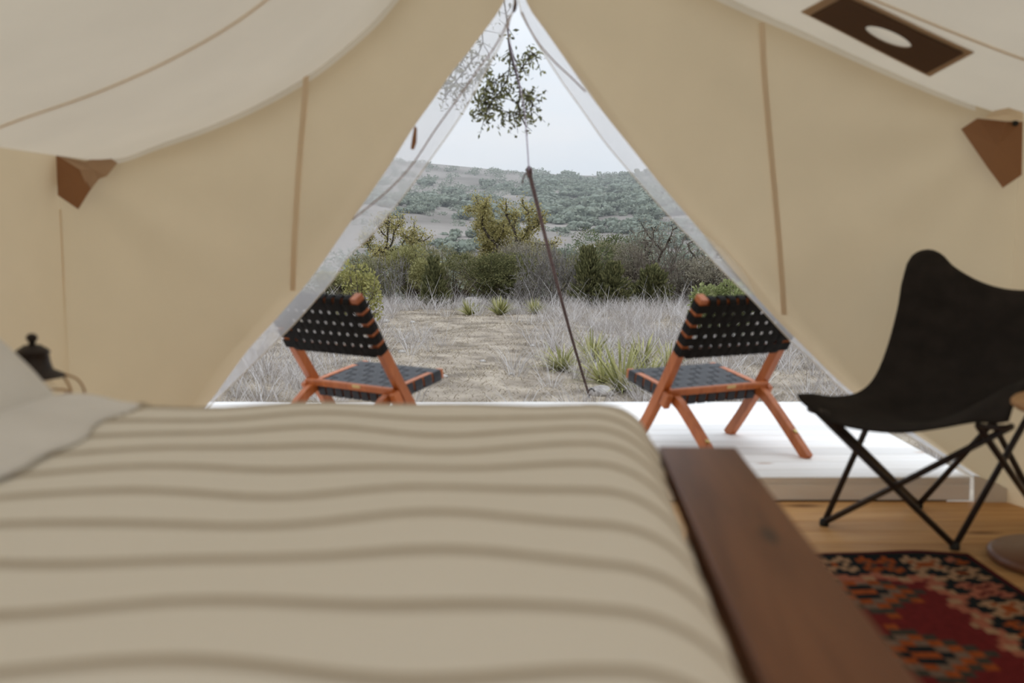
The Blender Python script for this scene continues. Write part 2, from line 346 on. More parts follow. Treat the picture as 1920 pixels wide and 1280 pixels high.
# insect screens between canvas and opening
sL = W2([(150, 905), (300, 822), (370, 778), (407, 749), (461, 696), (524, 635), (557, 602), (594, 560), (629, 520), (653, 482), (698, 440), (760, 364), (805, 302), (853, 234), (887, 179), (939, 82), (949, 52), (963, 15), (966, -100)], WY + .09)
sR = W2([(1870, 925), (1760, 852), (1660, 790), (1582, 733), (1521, 674), (1483, 640), (1410, 562), (1354, 508), (1325, 477), (1289, 441), (1251, 402), (1224, 372), (1190, 333), (1135, 268), (1090, 204), (1052, 151), (1008, 82), (987, 45), (973, 8), (966, -100)], WY + .09)
for o, a, s, zp in ((wl, inL, sL, [(956, 28), (944, 58), (925, 92), (893, 135), (858, 185), (815, 245), (770, 312), (722, 362), (660, 412)]), (wr, inR, sR, [(978, 22), (992, 52), (1012, 84), (1042, 118), (1072, 146), (1098, 172)])):
    A = cr(a, 60).copy(); A[:, 1] += .06; A[:, 0] += (-.05 if o is wl else .05); Bq = cr(s, 60)
    nu = 10; G = np.stack([A + (Bq - A) * q for q in np.linspace(0, 1, nu)], 1)
    G[..., 1] += .012 * np.sin(np.linspace(0, 22, 60))[:, None] * np.sin(np.linspace(0, math.pi, nu))[None]
    sc = mesh('insect_screen', G.reshape(-1, 3), gridfaces(nu, 60), M['screen'], o, True); sc['label'] = 'sheer white insect mesh along the door edge'
    Bm = Bq.copy(); Bm[:, 1] -= .004; tube('screen_hem', Bm[:58], .002, M['canvas_pale'], sc, 6)
    tube('zipper', cr(W2(zp, WY + .05), 40), .0032, M['zip'], sc, 6)
# little tie tab and the door's top toggle
slab('tie_tab', W2([(777, 236), (782, 240), (781, 268), (776, 281), (770, 279), (773, 258)], WY + .02), M['canvas_patch'], wl, .004)
tg = tube('zipper_pull', W2([(966, -6), (967, 6), (965, 16), (963, 23)], WY + .03), [.004, .006, .008, .004], M['dark_cord'], wr, 8)

# roof: two sagging slopes from ridge to eaves
def xs_eave(y, sgn):
    s = WY - y
    return (1 + .022 * s) if sgn < 0 else (1 + .16 * (1 - math.exp(-1.2 * s)))
def roof_pt(prof, sgn, k, y):
    p = prof[k]; w = xs_eave(y, sgn); f = 1 - k / (len(prof) - 1)
    sag = -.03 * math.sin(math.pi * f) * math.sin(math.pi * min(1, (WY - y) / 1.1)) * .5
    return np.array([p[0] * (1 + (w - 1) * f ** .5), y, p[2] + sag])
ys = np.concatenate([np.linspace(WY + .05, 2.4, 24), np.linspace(2.2, -1.3, 14)])
v = []; fc = []
full = [(profL, -1, k) for k in range(60)] + [(profR, 1, k) for k in range(58, -1, -1)]
for y in ys:
    for (p, s, k) in full: v.append(roof_pt(p, s, k, y))
nf = len(full)
roof = mesh('ceiling', v, gridfaces(nf, len(ys)), M['roof_canvas'], None, True)
tag(roof, 'cream canvas tent roof sagging from the ridge to the eaves', kind='structure')
def roof_z(x, y, sgn):
    prof = profL if sgn < 0 else profR
    P = np.array([roof_pt(prof, sgn, k, y) for k in range(60)]); o = np.argsort(P[:, 0]); return np.interp(x, P[o, 0], P[o, 2])
def on_roof(px, py, sgn, off=.012):
    r = ray(px, py); lo, hi = 1.5, WY
    best = min((abs((CAM + r * (Y / r[1]))[2] - roof_z((CAM + r * (Y / r[1]))[0], Y, sgn)), Y) for Y in np.linspace(lo, hi, 120))[1]
    p = CAM + r * (best / r[1]); p[2] = roof_z(p[0], best, sgn) - off; return p
# roof seams
for sgn, prof, y0 in ((-1, profL, 3.0), (1, profR, 3.42)):
    P = np.array([roof_pt(prof, sgn, k, y0) + np.array([0, 0, -.006]) for k in range(0, 60)]); strip('seam', P, (0, .007, 0), M['seam'], roof, .003)
# brown roof vent flap with an oval opening
q4 = np.array([on_roof(x, y, 1, 0) for x, y in ((1521, 22), (1737, 129), (1806, 91), (1583, -12))])
def vent(name, m, a, b, off, hole, par, nn=64):
    def pt(u, w):
        p = (q4[0] * (1 - u) + q4[1] * u) * (1 - w) + (q4[3] * (1 - u) + q4[2] * u) * w; p[2] = roof_z(p[0], min(p[1], WY), 1) - off; return p
    outer, inner = [], []
    for i in range(nn):
        t = 2 * math.pi * i / nn; c, s = math.cos(t), math.sin(t); k = 1 / max(abs(c), abs(s))
        outer.append(pt(.5 + a * c * k, .5 + b * s * k)); inner.append(pt(.52 + hole[0] * c, .5 + hole[1] * s))
    v = outer + inner + [p + np.array([0, 0, -.004]) for p in outer + inner]; f = []
    for i in range(nn):
        j = (i + 1) % nn
        f += [(i, j, nn + j, nn + i), (2 * nn + j, 2 * nn + i, 3 * nn + i, 3 * nn + j), (i, 2 * nn + i, 2 * nn + j, j), (nn + i, nn + j, 3 * nn + j, 3 * nn + i)]
    return mesh(name, v, f, m, par)
vf = vent('vent_border', M['vent_border'], .56, .60, .007, (.2, .24), roof)
vent('vent_flap', M['vent_flap'], .50, .50, .014, (.185, .21), vf)['label'] = 'dark brown flap with an oval opening'

# side and back walls
for nm, sgn, prof, lab in (('wall_left', -1, profL, 'cream canvas tent side wall beside the pillow'), ('wall_right', 1, profR, 'cream canvas tent side wall beside the butterfly chair')):
    yl = np.linspace(WY, -1.3, 60); v = []
    for j in range(14):
        for y in yl:
            p = roof_pt(prof, sgn, 0, y); h = j / 13
            wob = .012 * math.sin(7 * y + 2 * h) * math.sin(math.pi * h) * min(1, (WY - y) * 3)
            v.append((p[0] + sgn * .02 * math.sin(math.pi * h) * min(1, (WY - y) * 2) + wob, y, p[2] * h))
    tag(mesh(nm, v, gridfaces(60, 14), M['canvas'], None, True), lab, kind='structure')
bk = [roof_pt(p, s, k, -1.3) for (p, s, k) in full]; e0, e1 = np.array([bk[0][0], -1.3, 0]), np.array([bk[-1][0], -1.3, 0])
# unseen rear wall; wide door opening added to brighten the bed, canvas around it
def arch(t): x = -1.55 + 3.2 * t; return np.array([x, -1.3, 2.05 - .10 * abs(2 * t - 1) ** 4])
top_b = [bk[0]] + bk + [bk[-1]]; nb_ = len(top_b)
inn_b = [arch(i_ / (nb_ - 1)) for i_ in range(nb_)]
for q in range(nb_): inn_b[q][2] = min(inn_b[q][2], top_b[q][2] - .05)
v = [e0, np.array([-1.55, -1.3, 0])] + [e1, np.array([1.65, -1.3, 0])] + top_b + inn_b; f = [(4 + i_, 4 + i_ + 1, 4 + nb_ + i_ + 1, 4 + nb_ + i_) for i_ in range(nb_ - 1)] + [(0, 1, 4 + nb_, 4), (3, 2, 4 + nb_ - 1, 4 + 2 * nb_ - 1)]
tag(mesh('wall_back', v, f, M['canvas'], None), 'cream canvas tent rear wall around an unseen door opening added for light', kind='structure')

# brown reinforcement patches at the eave corners
def patch(o, G, pts, offs, m='canvas_patch'):
    return slab('corner_patch', [on_wall(G, x, y, d) for (x, y), d in zip(pts, offs)], M[m], o, .004)
patch(wl, GL, [(106, 290), (150, 318), (170, 355), (147, 392), (109, 366)], [-.03, -.07, -.08, -.04, -.03])
patch(wl, GL, [(106, 290), (160, 303), (198, 290), (220, 305), (200, 330), (186, 335), (168, 358), (150, 318)], [-.03, -.04, -.03, -.03, -.05, -.05, -.07, -.085], 'patch_light')
patch(wl, GL, [(56, 290), (104, 291), (106, 345), (78, 346), (50, 344)], [-.05, -.02, -.02, -.04, -.06], 'seam')
patch(wr, GR, [(1802, 242), (1832, 222), (1886, 228), (1917, 228), (1915, 328), (1880, 352), (1850, 312)], [-.03, -.03, -.06, -.03, -.03, -.05, -.06])
patch(wr, GR, [(1846, 222), (1862, 208), (1890, 202), (1917, 208), (1917, 226), (1880, 226)], [-.07, -.08, -.09, -.08, -.08, -.09], 'seam')
lathe('eyelet', [(.004, -.004), (.011, -.004), (.013, 0), (.011, .004), (.004, .004)], M['rubber'], wr, 16).matrix_basis = Matrix.Translation(tuple(on_wall(GR, 1904, 231, -.075))) @ Matrix.Rotation(R(90), 4, 'X')
# pale sod skirt at the foot of the right front wall
slab('ground_skirt', W2([(1826, 890), (1870, 905), (1912, 930), (1912, 941), (1826, 941)], WY - .03), M['skirt'], wr, .004)

# floor boards, step-up deck outside
fl = box('floor', (.1, 1.38, -.055), (5.0, 5.36, .07), M['post'], None); tag(fl, 'pine board floor inside the tent', kind='structure')
pw = .138; me_a = boxmesh('plank', 2.6, pw - .003, .02, .0015); me_a.materials.append(M['floor']); me_b = boxmesh('plank', 2.8, pw - .003, .02, .0015); me_b.materials.append(M['floor'])
y = 4.03 - pw / 2; k = 0
while y > -1.25:
    sh = (.5, -.3, .1)[k % 3]
    for me, x in ((me_a, -1.25 + sh), (me_b, 1.452 + sh)):
        o = bpy.data.objects.new('plank', me); COL.objects.link(o); o.parent = fl; o.location = (x - .1, y - 1.38, -.01 + .055)
    y -= pw; k += 1
dk = box('deck', (0, 4.93, -.12), (3.7, 1.6, .3), M['post'], None); tag(dk, 'sun-bleached pine deck outside the tent door', kind='structure')
me_d = boxmesh('deck_plank', 3.8, .14 - .004, .028, .002); me_d.materials.append(M['deck'])
y = 4.035 + .07
while y < 5.80:
    o = bpy.data.objects.new('deck_plank', me_d); COL.objects.link(o); o.parent = dk; o.location = (0, y - 4.93, .1 - .014 + .12); y += .14
box('fascia_board', (0, 4.046 - 4.93, .037 + .12), (3.8, .022, .068), M['deck'], dk, .002)
box('fascia_board', (0, 5.79 - 4.93, -.03 + .12), (3.8, .022, .2), M['deck'], dk, .002)

# ------------------------------------------------------------------ the land outside
def hz(x, y):
    x = np.asarray(x, float); y = np.asarray(y, float)
    near = -.36 - .012 * np.clip(y - 9, 0, 12)
    z = near - .085 * np.clip(y - 22, 0, 50) - .03 * np.clip(y - 72, 0, 50)
    up = np.clip((y - 122) / 330, 0, 1)
    a = x / np.maximum(y, 1)
    crest = np.interp(a, [-.4, -.14, -.08, -.02, .03, .08, .13, .25, .5], [32, 32.5, 30, 27.5, 25.5, 24.6, 25.4, 27, 28])
    hill = (crest + 6.8) * (up ** .85 * (1 - .12 * np.sin(math.pi * up))) + 1.2 * np.sin(x * .05 + y * .021) * np.sin(math.pi * up) + .6 * np.sin(x * .13 - y * .06) * np.sin(math.pi * up)
    back = -.08 * np.clip(y - 452, 0, 400)
    bump = .03 * np.sin(1.7 * x + .9 * y) + .02 * np.sin(3.1 * x - 2.3 * y)
    return z + hill + back + bump * np.clip((y - 6) / 4, 0, 1)
def land(name, xs, yy, m, label):
    XX, YY = np.meshgrid(xs, yy); Z = hz(XX, YY)
    me = fastmesh(name, np.stack([XX, YY, Z], -1).reshape(-1, 3), np.array(gridfaces(len(xs), len(yy)), np.int32)); o = link(name, me, m, None, True); tag(o, label, kind='structure'); return o
land('ground', np.linspace(-16, 16, 120), np.linspace(-3, 30, 120), M['soil'], 'dry stony ground with straw-coloured litter in front of the deck')
land('hill', np.linspace(-260, 300, 150), np.linspace(29.9, 600, 160), M['hillside'], 'pale grassy hillside dotted with shrubs on the skyline')

g = np.random.default_rng(11)
def unit(n): a = g.normal(size=(n, 3)); return a / np.linalg.norm(a, axis=1)[:, None]
def leafquads(C, L, Wd, up=0.0, D=None):
    n = len(C); D = unit(n) if D is None else D / (np.linalg.norm(D, axis=1)[:, None] + 1e-9)
    D = D + np.array([0, 0, up]); D /= np.linalg.norm(D, axis=1)[:, None] + 1e-9
    P = np.cross(D, unit(n)); P /= np.linalg.norm(P, axis=1)[:, None] + 1e-9
    L = (L * g.uniform(.7, 1.3, n))[:, None]; Wd = (Wd * g.uniform(.7, 1.3, n))[:, None]
    V = np.stack([C - D * L / 2, C + P * Wd / 2, C + D * L / 2, C - P * Wd / 2], 1).reshape(-1, 3)
    return V, np.arange(4 * n).reshape(n, 4)
def leafobj(name, C, L, Wd, m, parent=None, up=0.0, D=None):
    V, Q = leafquads(np.asarray(C, float), L, Wd, up, D); o = link(name, fastmesh(name, V, Q), m, parent); o['kind'] = 'stuff'; return o
def segobj(name, S_, m, parent=None):
    """S_: list of (p0,p1,r0,r1) -> three-sided prisms"""
    A = np.array([s[0] for s in S_], float); B = np.array([s[1] for s in S_], float); r0 = np.array([s[2] for s in S_])[:, None]; r1 = np.array([s[3] for s in S_])[:, None]
    T = B - A; T /= np.linalg.norm(T, axis=1)[:, None] + 1e-9; N1 = np.cross(T, unit(len(T))); N1 /= np.linalg.norm(N1, axis=1)[:, None] + 1e-9; N2 = np.cross(T, N1)
    V = []
    for k in range(3):
        t = 2 * math.pi * k / 3; d = math.cos(t) * N1 + math.sin(t) * N2; V += [A + d * r0, B + d * r1]
    V = np.stack(V, 1).reshape(-1, 3); n = len(A); b = np.arange(n)[:, None] * 6
    Q = np.concatenate([b + np.array([[0, 2, 3, 1]]), b + np.array([[2, 4, 5, 3]]), b + np.array([[4, 0, 1, 5]])]); o = link(name, fastmesh(name, V, Q), m, parent); o['kind'] = 'stuff'; return o
def grow(p, d, length, r, depth, segs, tips, spread=.7, up=.15, kids=(2, 3), wob=.25, shrink=.72):
    steps = 3; q = np.array(p, float); d = np.array(d, float)
    for i in range(steps):
        d = d + g.normal(size=3) * wob + np.array([0, 0, up]) * .3; d /= np.linalg.norm(d); n = q + d * length / steps
        segs.append((q, n, r * (1 - .25 * i / steps), r * (1 - .25 * (i + 1) / steps))); q = n
        if depth <= 2: tips.append(q)
    if depth > 0:
        for _ in range(g.integers(kids[0], kids[1] + 1)):
            nd = d + g.normal(size=3) * spread; nd /= np.linalg.norm(nd); grow(q, nd, length * shrink * g.uniform(.8, 1.2), r * .66, depth - 1, segs, tips, spread, up, kids, wob, shrink)

LM = {
 'gold_oak': leafmat('leaf_gold_oak', [srgb(112, 108, 68), srgb(160, 150, 98), srgb(190, 178, 126), srgb(134, 128, 86)]),
 'yellow_green': leafmat('leaf_yellow_green', [srgb(118, 116, 76), srgb(154, 150, 104), srgb(178, 172, 124)]),
 'juniper': leafmat('leaf_juniper', [srgb(78, 80, 56), srgb(108, 108, 74), srgb(138, 134, 94)], .2),
 'olive': leafmat('leaf_olive', [srgb(106, 106, 80), srgb(134, 130, 100), srgb(156, 150, 118)]),
 'dark_green': leafmat('leaf_dark_green', [srgb(76, 86, 58), srgb(102, 110, 74), srgb(124, 128, 90)]),
 'brown_grey': leafmat('leaf_brown_grey', [srgb(116, 110, 98), srgb(140, 132, 114), srgb(156, 150, 132)]),
 'fresh': leafmat('leaf_fresh', [srgb(112, 120, 76), srgb(140, 146, 98), srgb(164, 166, 122)]),
 'gold_green': leafmat('leaf_gold_green', [srgb(124, 124, 76), srgb(156, 152, 96), srgb(178, 172, 116)], .3),
 'hill': leafmat('leaf_hill', [srgb(120, 128, 112), srgb(144, 150, 134), srgb(164, 168, 154)], .2),
 'hill_core': mottled('hill_core', srgb(108, 116, 102), srgb(128, 136, 122), .6),
 'sky_oak': leafmat('leaf_overhang', [srgb(84, 84, 66), srgb(118, 118, 82), srgb(140, 138, 96)], .3),
 'yucca': leafmat('leaf_yucca', [srgb(112, 114, 70), srgb(156, 154, 102), srgb(200, 194, 146)]),
 'dry': leafmat('dry_grass', [srgb(150, 141, 134), srgb(188, 181, 176), srgb(216, 212, 211)], .2),
 'straw': leafmat('straw', [srgb(122, 110, 92), srgb(162, 149, 128), srgb(190, 179, 160)], .1),
}
def base(px, Y): x = (px - 960) / FPX * Y; return np.array([x, Y, float(hz(x, Y))])
def top_h(py, Y, b): return float(aty(960, py, Y)[2] - b[2])

def bush(name, px, Y, ptop, wpx, leaf, label, cat='bush', n=6500, L=.055, Wd=.024, lumps=16, group=None, twigs='twig_brown', tw=60):
    b = base(px, Y); h = top_h(ptop, Y, b); w = wpx / FPX * Y
    root = empty(name, b); tag(root, label, cat, group)
    lc = np.stack([g.normal(0, w * .23, lumps), g.normal(0, w * .23, lumps), g.uniform(.12, .8, lumps) * h], 1)
    lr = np.stack([g.uniform(.16, .26, lumps) * w, g.uniform(.16, .26, lumps) * w, g.uniform(.14, .26, lumps) * h], 1)
    n = int(n * 1.5); i = g.integers(0, lumps, n); d = unit(n); C = lc[i] + d * lr[i] * g.uniform(.55, 1.08, n)[:, None]; C[:, 2] = np.abs(C[:, 2]); C[:, 2] = np.minimum(C[:, 2], h * g.uniform(.93, 1.04, n))
    leafobj('foliage', C, L, Wd, LM[leaf], root, .25, d + unit(n) * .7)
    S_ = []
    for k in range(tw):
        e = lc[g.integers(0, lumps)] + unit(1)[0] * lr[0] * g.uniform(.5, 1.2); e[2] = abs(e[2]); s = np.array([g.normal(0, .06 * w), g.normal(0, .06 * w), 0]); mdl = (s + e) / 2 + g.normal(0, .06, 3) * w
        S_ += [(s, mdl, .016, .011), (mdl, e, .011, .004)]
    segobj('stem', S_, M[twigs], root); return root
def juniper(name, px, Y, ptop, wpx, label, leaf='juniper', n=7000):
    b = base(px, Y); h = top_h(ptop, Y, b); w = wpx / FPX * Y; root = empty(name, b); tag(root, label, 'tree', 'junipers at the edge of the clearing')
    nb = 90; zz = g.uniform(.05, .97, nb) * h; an = g.uniform(0, 2 * math.pi, nb); rr = (w / 2) * (1 - (zz / h)) ** .75 * g.uniform(.75, 1.1, nb) + .05
    tip = np.stack([np.cos(an) * rr, np.sin(an) * rr, zz + .14 * h * g.uniform(.2, 1, nb)], 1); st = np.stack([0 * an, 0 * an, zz * .85], 1)
    tip[:, 2] = np.minimum(tip[:, 2], h)
    i = g.integers(0, nb, n); f = g.uniform(.25, 1.05, n)[:, None]; C = st[i] * (1 - f) + tip[i] * f + g.normal(0, .045 * (w + .3), (n, 3)) * (1.15 - f); C[:, 2] = np.abs(C[:, 2])
    leafobj('foliage', C, .085, .03, LM[leaf], root, .9, (tip - st)[i])
    tube('trunk', [(0, 0, -.05), (.02, .01, h * .4), (0, 0, h * .9)], [.05, .035, .01], M['bark'], root, 6)
    segobj('branch', [(s, t_, .012, .004) for s, t_ in zip(st, tip)], M['bark'], root); return root
def oak(name, px, Y, ptop, label, leaf, lean=(0, 0, 1), n=5200, depth=4, r=.11, spread=.75, lf=.07, kids=(2, 3), sigma=.13, group=None, bark='bark', leafy=True, first=.42, up=.25):
    b = base(px, Y); h = top_h(ptop, Y, b); root = empty(name, b); tag(root, label, 'tree', group)
    segs, tips = [], []; grow((0, 0, -.1), np.array(lean, float) / np.linalg.norm(lean), h * first, r, depth, segs, tips, spread, up, kids)
    T = np.array(tips); zmax = max(T[:, 2].max(), .1); k = h / (zmax + .12)
    sc = np.array([min(k, 1.35), min(k, 1.35), k]); segs = [(a * sc, c * sc, x, y) for a, c, x, y in segs]; T = T * sc
    ntr = 3; P = [s[0] for s in segs[:ntr]] + [segs[ntr - 1][1]]; tube('trunk', P, [s[2] for s in segs[:ntr]] + [segs[ntr - 1][3]], M['bark'], root, 7)
    segobj('branch', segs[ntr:], M[bark], root)
    if leafy:
        i = g.integers(0, len(T), n); C = T[i] + g.normal(0, sigma, (n, 3)); leafobj('foliage', C, lf, lf * .5, LM[leaf], root, .2)
    return root
def twiggy(name, px, Y, ptop, wpx, label, m='twig_grey', stems=26, depth=3, group=None):
    b = base(px, Y); h = top_h(ptop, Y, b); w = wpx / FPX * Y; root = empty(name, b); tag(root, label, 'bush', group); segs, tips = [], []
    for k in range(stems):
        a = g.uniform(0, 2 * math.pi); s = np.array([math.cos(a), math.sin(a), 0]) * g.uniform(0, .3) * w
        d = np.array([math.cos(a) * .6, math.sin(a) * .6, .9]); grow(s, d / np.linalg.norm(d), h * .42 * g.uniform(.7, 1.1), .012, depth, segs, tips, .55, .25, (2, 3), .2, .68)
    T = np.array(tips); kx = (w / 2) / np.percentile(np.abs(T[:, :2]), 95); kz = h / T[:, 2].max(); sc = np.array([kx, kx, kz])
    segs = [(a * sc, c * sc, max(x, .0045), max(y, .0035)) for a, c, x, y in segs]; segs = [s for s in segs if s[0][2] > -.05 and s[1][2] > -.05]
    segobj('twig', segs, M[m], root); return root

# back of the clearing, left to right
oak('lichen_oak', 706, 27, 392, 'slim oak with a lichen-yellow crown beside the tent screen', 'gold_oak', (.05, 0, 1), n=4200, r=.08, sigma=.09)
oak('lichen_oak', 868, 29, 362, 'gnarled oak with a lichen-yellow crown, upright and broad', 'gold_oak', (-.12, 0, 1), n=9000, r=.12, sigma=.09)
oak('lichen_oak', 912, 28, 366, 'gnarled oak with a lichen-yellow crown and a trunk leaning towards the guy rope', 'gold_oak', (.42, 0, 1), n=8000, r=.13, sigma=.09)
oak('bare_oak', 1240, 25, 408, 'nearly leafless oak with crooked dark limbs behind the right-hand junipers', 'brown_grey', (.1, 0, 1), n=1800, depth=5, r=.12, spread=.95, lf=.06, sigma=.2, up=.05)
oak('bare_oak', 1300, 23.5, 440, 'nearly leafless oak low behind the tent flap, grey twigs spreading', 'brown_grey', (-.3, 0, 1), n=1600, depth=5, r=.08, spread=.9, lf=.06, sigma=.2, up=.05)
bush('broad_juniper', 1140, 27, 420, 120, 'dark_green', 'dark green dense broad juniper behind the cone-shaped junipers', 'tree', n=7000)
bush('shrub', 775, 23, 455, 110, 'yellow_green', 'rounded yellow-green bush left of the dark cone-shaped juniper', n=7500)
bush('shrub', 690, 22.5, 478, 110, 'olive', 'olive bush with tangled stems behind the woven chair with the right-facing seat', n=7000)
bush('shrub', 650, 21.5, 500, 90, 'yellow_green', 'yellow-green bush half hidden by the tent screen', n=5500)
bush('shrub', 850, 26, 450, 110, 'olive', 'olive bush under the broad lichen-yellow oak', n=6500)
bush('shrub', 935, 22, 470, 150, 'juniper', 'wide dark feathery juniper bush beside the guy rope', n=12000, lumps=22)
bush('shrub', 990, 24.5, 440, 120, 'brown_grey', 'brown-grey bush behind the bare grey shrub', n=6500, twigs='twig_grey', tw=160)
bush('shrub', 1060, 25.5, 432, 130, 'olive', 'olive-grey bush behind the guy rope', n=7500, twigs='twig_grey', tw=160)
bush('shrub', 1200, 24, 452, 110, 'brown_grey', 'brown-grey bush under the leafless oak', n=5500, tw=160)
bush('shrub', 1330, 21, 480, 150, 'brown_grey', 'brown twiggy thicket behind the fresh green bush', n=5200, tw=300, twigs='twig_brown')
bush('shrub', 1420, 21, 500, 140, 'olive', 'olive thicket mostly behind the right tent flap', n=4500)
bush('shrub', 560, 21, 505, 140, 'olive', 'olive thicket mostly behind the left tent flap', n=4500)
twiggy('bare_shrub', 1035, 21, 445, 125, 'leafless grey shrub of fine arching twigs right behind the guy rope', 'twig_grey', 34)
twiggy('bare_shrub', 1270, 21.5, 465, 110, 'leafless brown shrub beside the low leafless oak', 'twig_brown', 26)
twiggy('bare_thicket', 1228, 24.2, 410, 150, 'tall hazy tangle of leafless grey-brown twigs around the crooked oak', 'twig_brown', 40)
twiggy('bare_shrub', 730, 22, 470, 70, 'leafless grey shrub between the olive bush and the yellow-green bush', 'twig_grey', 16)
twiggy('bare_shrub', 985, 20.6, 505, 90, 'low leafless grey shrub in front of the wide dark juniper bush', 'twig_grey', 16)
juniper('juniper', 815, 20.6, 482, 66, 'dark cone-shaped juniper in front of the yellow-green bush', 'juniper')
juniper('juniper', 1103, 20.4, 462, 74, 'tall cone-shaped juniper with a pointed top, nearest the guy rope')
juniper('juniper', 1150, 20.2, 492, 92, 'wide low juniper right beside the tall pointed one')
juniper('juniper', 1222, 20.8, 497, 110, 'spreading low juniper under the leafless oak')
bush('leafy_shrub', 1352, 13.5, 520, 120, 'fresh', 'fresh green leafy bush just behind the woven chair by the butterfly chair', n=3800, L=.06, Wd=.03)
bush('leafy_shrub', 676, 15.5, 462, 60, 'gold_green', 'bright yellow-green leafy sapling at the edge of the tent screen', n=600, L=.06, Wd=.035, lumps=9, tw=25)

# shrubs scattered over valley and hill: shared meshes, the largest 280 as individuals
variants = []
for k in range(6):
    nl = 9; lc = np.stack([g.normal(0, .3, nl), g.normal(0, .3, nl), g.uniform(.1, .62, nl)], 1); lr = g.uniform(.2, .34, nl); n = 340
    i = g.integers(0, nl, n); d = unit(n); C = lc[i] + d * lr[i][:, None] * g.uniform(.8, 1.1, n)[:, None]; C[:, 2] = np.clip(np.abs(C[:, 2]), 0, 1)
    V, Q = leafquads(C, .17, .12, .2)
    bm = bmesh.new()
    for c, r_ in zip(lc, lr):
        s = bmesh.ops.create_icosphere(bm, subdivisions=1, radius=float(r_) * .93, matrix=Matrix.Translation(tuple(c)))
        for vv in s['verts']: vv.co += Vector(g.normal(0, .025, 3)); vv.co.z = max(vv.co.z, -.05)
    CV = np.array([tuple(v_.co) for v_ in bm.verts]); CF = np.array([[v_.index for v_ in f_.verts] for f_ in bm.faces]); bm.free()
    variants.append((V, Q, CV, CF))
def variant_mesh(k):
    V, Q, CV, CF = variants[k]; me = bpy.data.meshes.new('hill_shrub')
    me.from_pydata([tuple(p) for p in np.vstack([V, CV])], [], [tuple(q) for q in Q] + [tuple(f_ + len(V)) for f_ in CF]); me.materials.append(LM['hill']); me.materials.append(LM['hill_core'])
    me.polygons.foreach_set('material_index', [0] * len(Q) + [1] * len(CF)); me.update(); return me
vm = [variant_mesh(k) for k in range(6)]
spots = []
hr = np.random.default_rng(5)
def dens(px, py, Y):
    # open grass: upper left slope and the strips above the valley floor
    d = .85
    if Y > 330 and px < 960: d = .33
    if 150 < Y < 205 and px < 860: d = .12
    if 150 < Y < 185 and 1000 < px < 1170: d = .18
    if Y > 300 and px > 1000: d = .85
    return d
tries = 0
while len(spots) < 1150 and tries < 40000:
    tries += 1
    Y = 100 + 345 * hr.uniform() ** .8; a = hr.uniform(-.30, .30); x = a * Y; px = 960 + a * FPX
    if hr.uniform() > dens(px, 0, Y): continue
    s = hr.uniform(1.6, 4.6) * (.75 if Y < 205 else 1.0) * (1.15 if px > 1000 else .9)
    spots.append((x, Y, s, px))
inview = sorted([q for q in spots if 700 < q[3] < 1290], key=lambda q: -q[2] / q[1])
near = inview[:280]; ids = set(map(id, near)); rest = [q for q in spots if id(q) not in ids]
for (x, Y, s, px) in near:
    o = bpy.data.objects.new('hill_shrub', vm[hr.integers(0, 6)]); COL.objects.link(o); o.location = (x, Y, float(hz(x, Y)) - .1)
    o.rotation_euler = (0, 0, hr.uniform(0, 6.28)); o.scale = (s * 1.15, s * 1.15, s * hr.uniform(.65, .9))
    wh = 'on the crest of the far hill' if Y > 395 else 'on the upper slope of the far hill' if Y > 290 else 'half way down the far hillside' if Y > 195 else 'in the pale grass at the foot of the far hill'
    tag(o, ('large' if s > 3.4 else 'small' if s < 2.3 else 'middling') + ' grey-green shrub ' + wh, 'shrub', 'shrubs on the far hillside')
VV, QQ, off = [], [], 0
for (x, Y, s, px) in rest:
    V, Q, CV, CF = variants[hr.integers(0, 6)]; Vs = V.reshape(-1, 4, 3)[::3].reshape(-1, 3); t = hr.uniform(0, 6.28); c_, s_ = math.cos(t), math.sin(t)
    P = np.vstack([Vs]) ; P = np.stack([P[:, 0] * c_ - P[:, 1] * s_, P[:, 0] * s_ + P[:, 1] * c_, P[:, 2] * .8], 1) * s * 1.2 + np.array([x, Y, float(hz(x, Y)) - .1])
    VV.append(P); QQ.append(np.arange(len(P)).reshape(-1, 4) + off); off += len(P)
o = link('distant_scrub', fastmesh('distant_scrub', np.vstack(VV), np.vstack(QQ)), LM['hill']); tag(o, 'far scrub covering the rest of the hillside', 'scrub', kind='stuff')
# thicker shrubs down in the valley, just above the thicket
for px, Y, pt, w, lf in [(745, 60, 440, 60, 'hill'), (800, 66, 446, 55, 'olive'), (690, 64, 440, 70, 'hill'), (1010, 62, 436, 60, 'hill'), (1065, 58, 436, 70, 'hill'), (1130, 66, 428, 60, 'olive'), (1190, 60, 424, 80, 'hill'), (1255, 56, 430, 90, 'hill'), (960, 70, 430, 60, 'hill')]:
    bush('valley_shrub', px, Y, pt, w * 1.2, lf, 'hazy green shrub in the valley behind the oaks', n=1800, L=.2, Wd=.12, group='shrubs in the valley', tw=12)
b = base(763, 62); zt = aty(763, 432, 62)[2]
tag(tube('utility_post', [(b[0], 62, b[2] - .3), (b[0], 62, (b[2] + zt) / 2), (b[0] + .02, 62, zt)], [.09, .085, .08], M['post'], None, 8), 'thin dark wooden post standing in the pale valley grass', 'post')

# thin haze hanging over valley and hill
m, t = newmat('valley_haze'); vs = N_(t, 'ShaderNodeVolumeScatter', Density=.0011, Anisotropy=.2); vs.inputs[0].default_value = (.93, .97, 1, 1); o_ = N_(t, 'ShaderNodeOutputMaterial'); t.links.new(vs.outputs[0], o_.inputs['Volume'])
hzo = box('haze', (0, 330, 30), (900, 500, 140), m, None, 0); tag(hzo, 'thin pale haze over the far hillside', 'haze', kind='stuff')

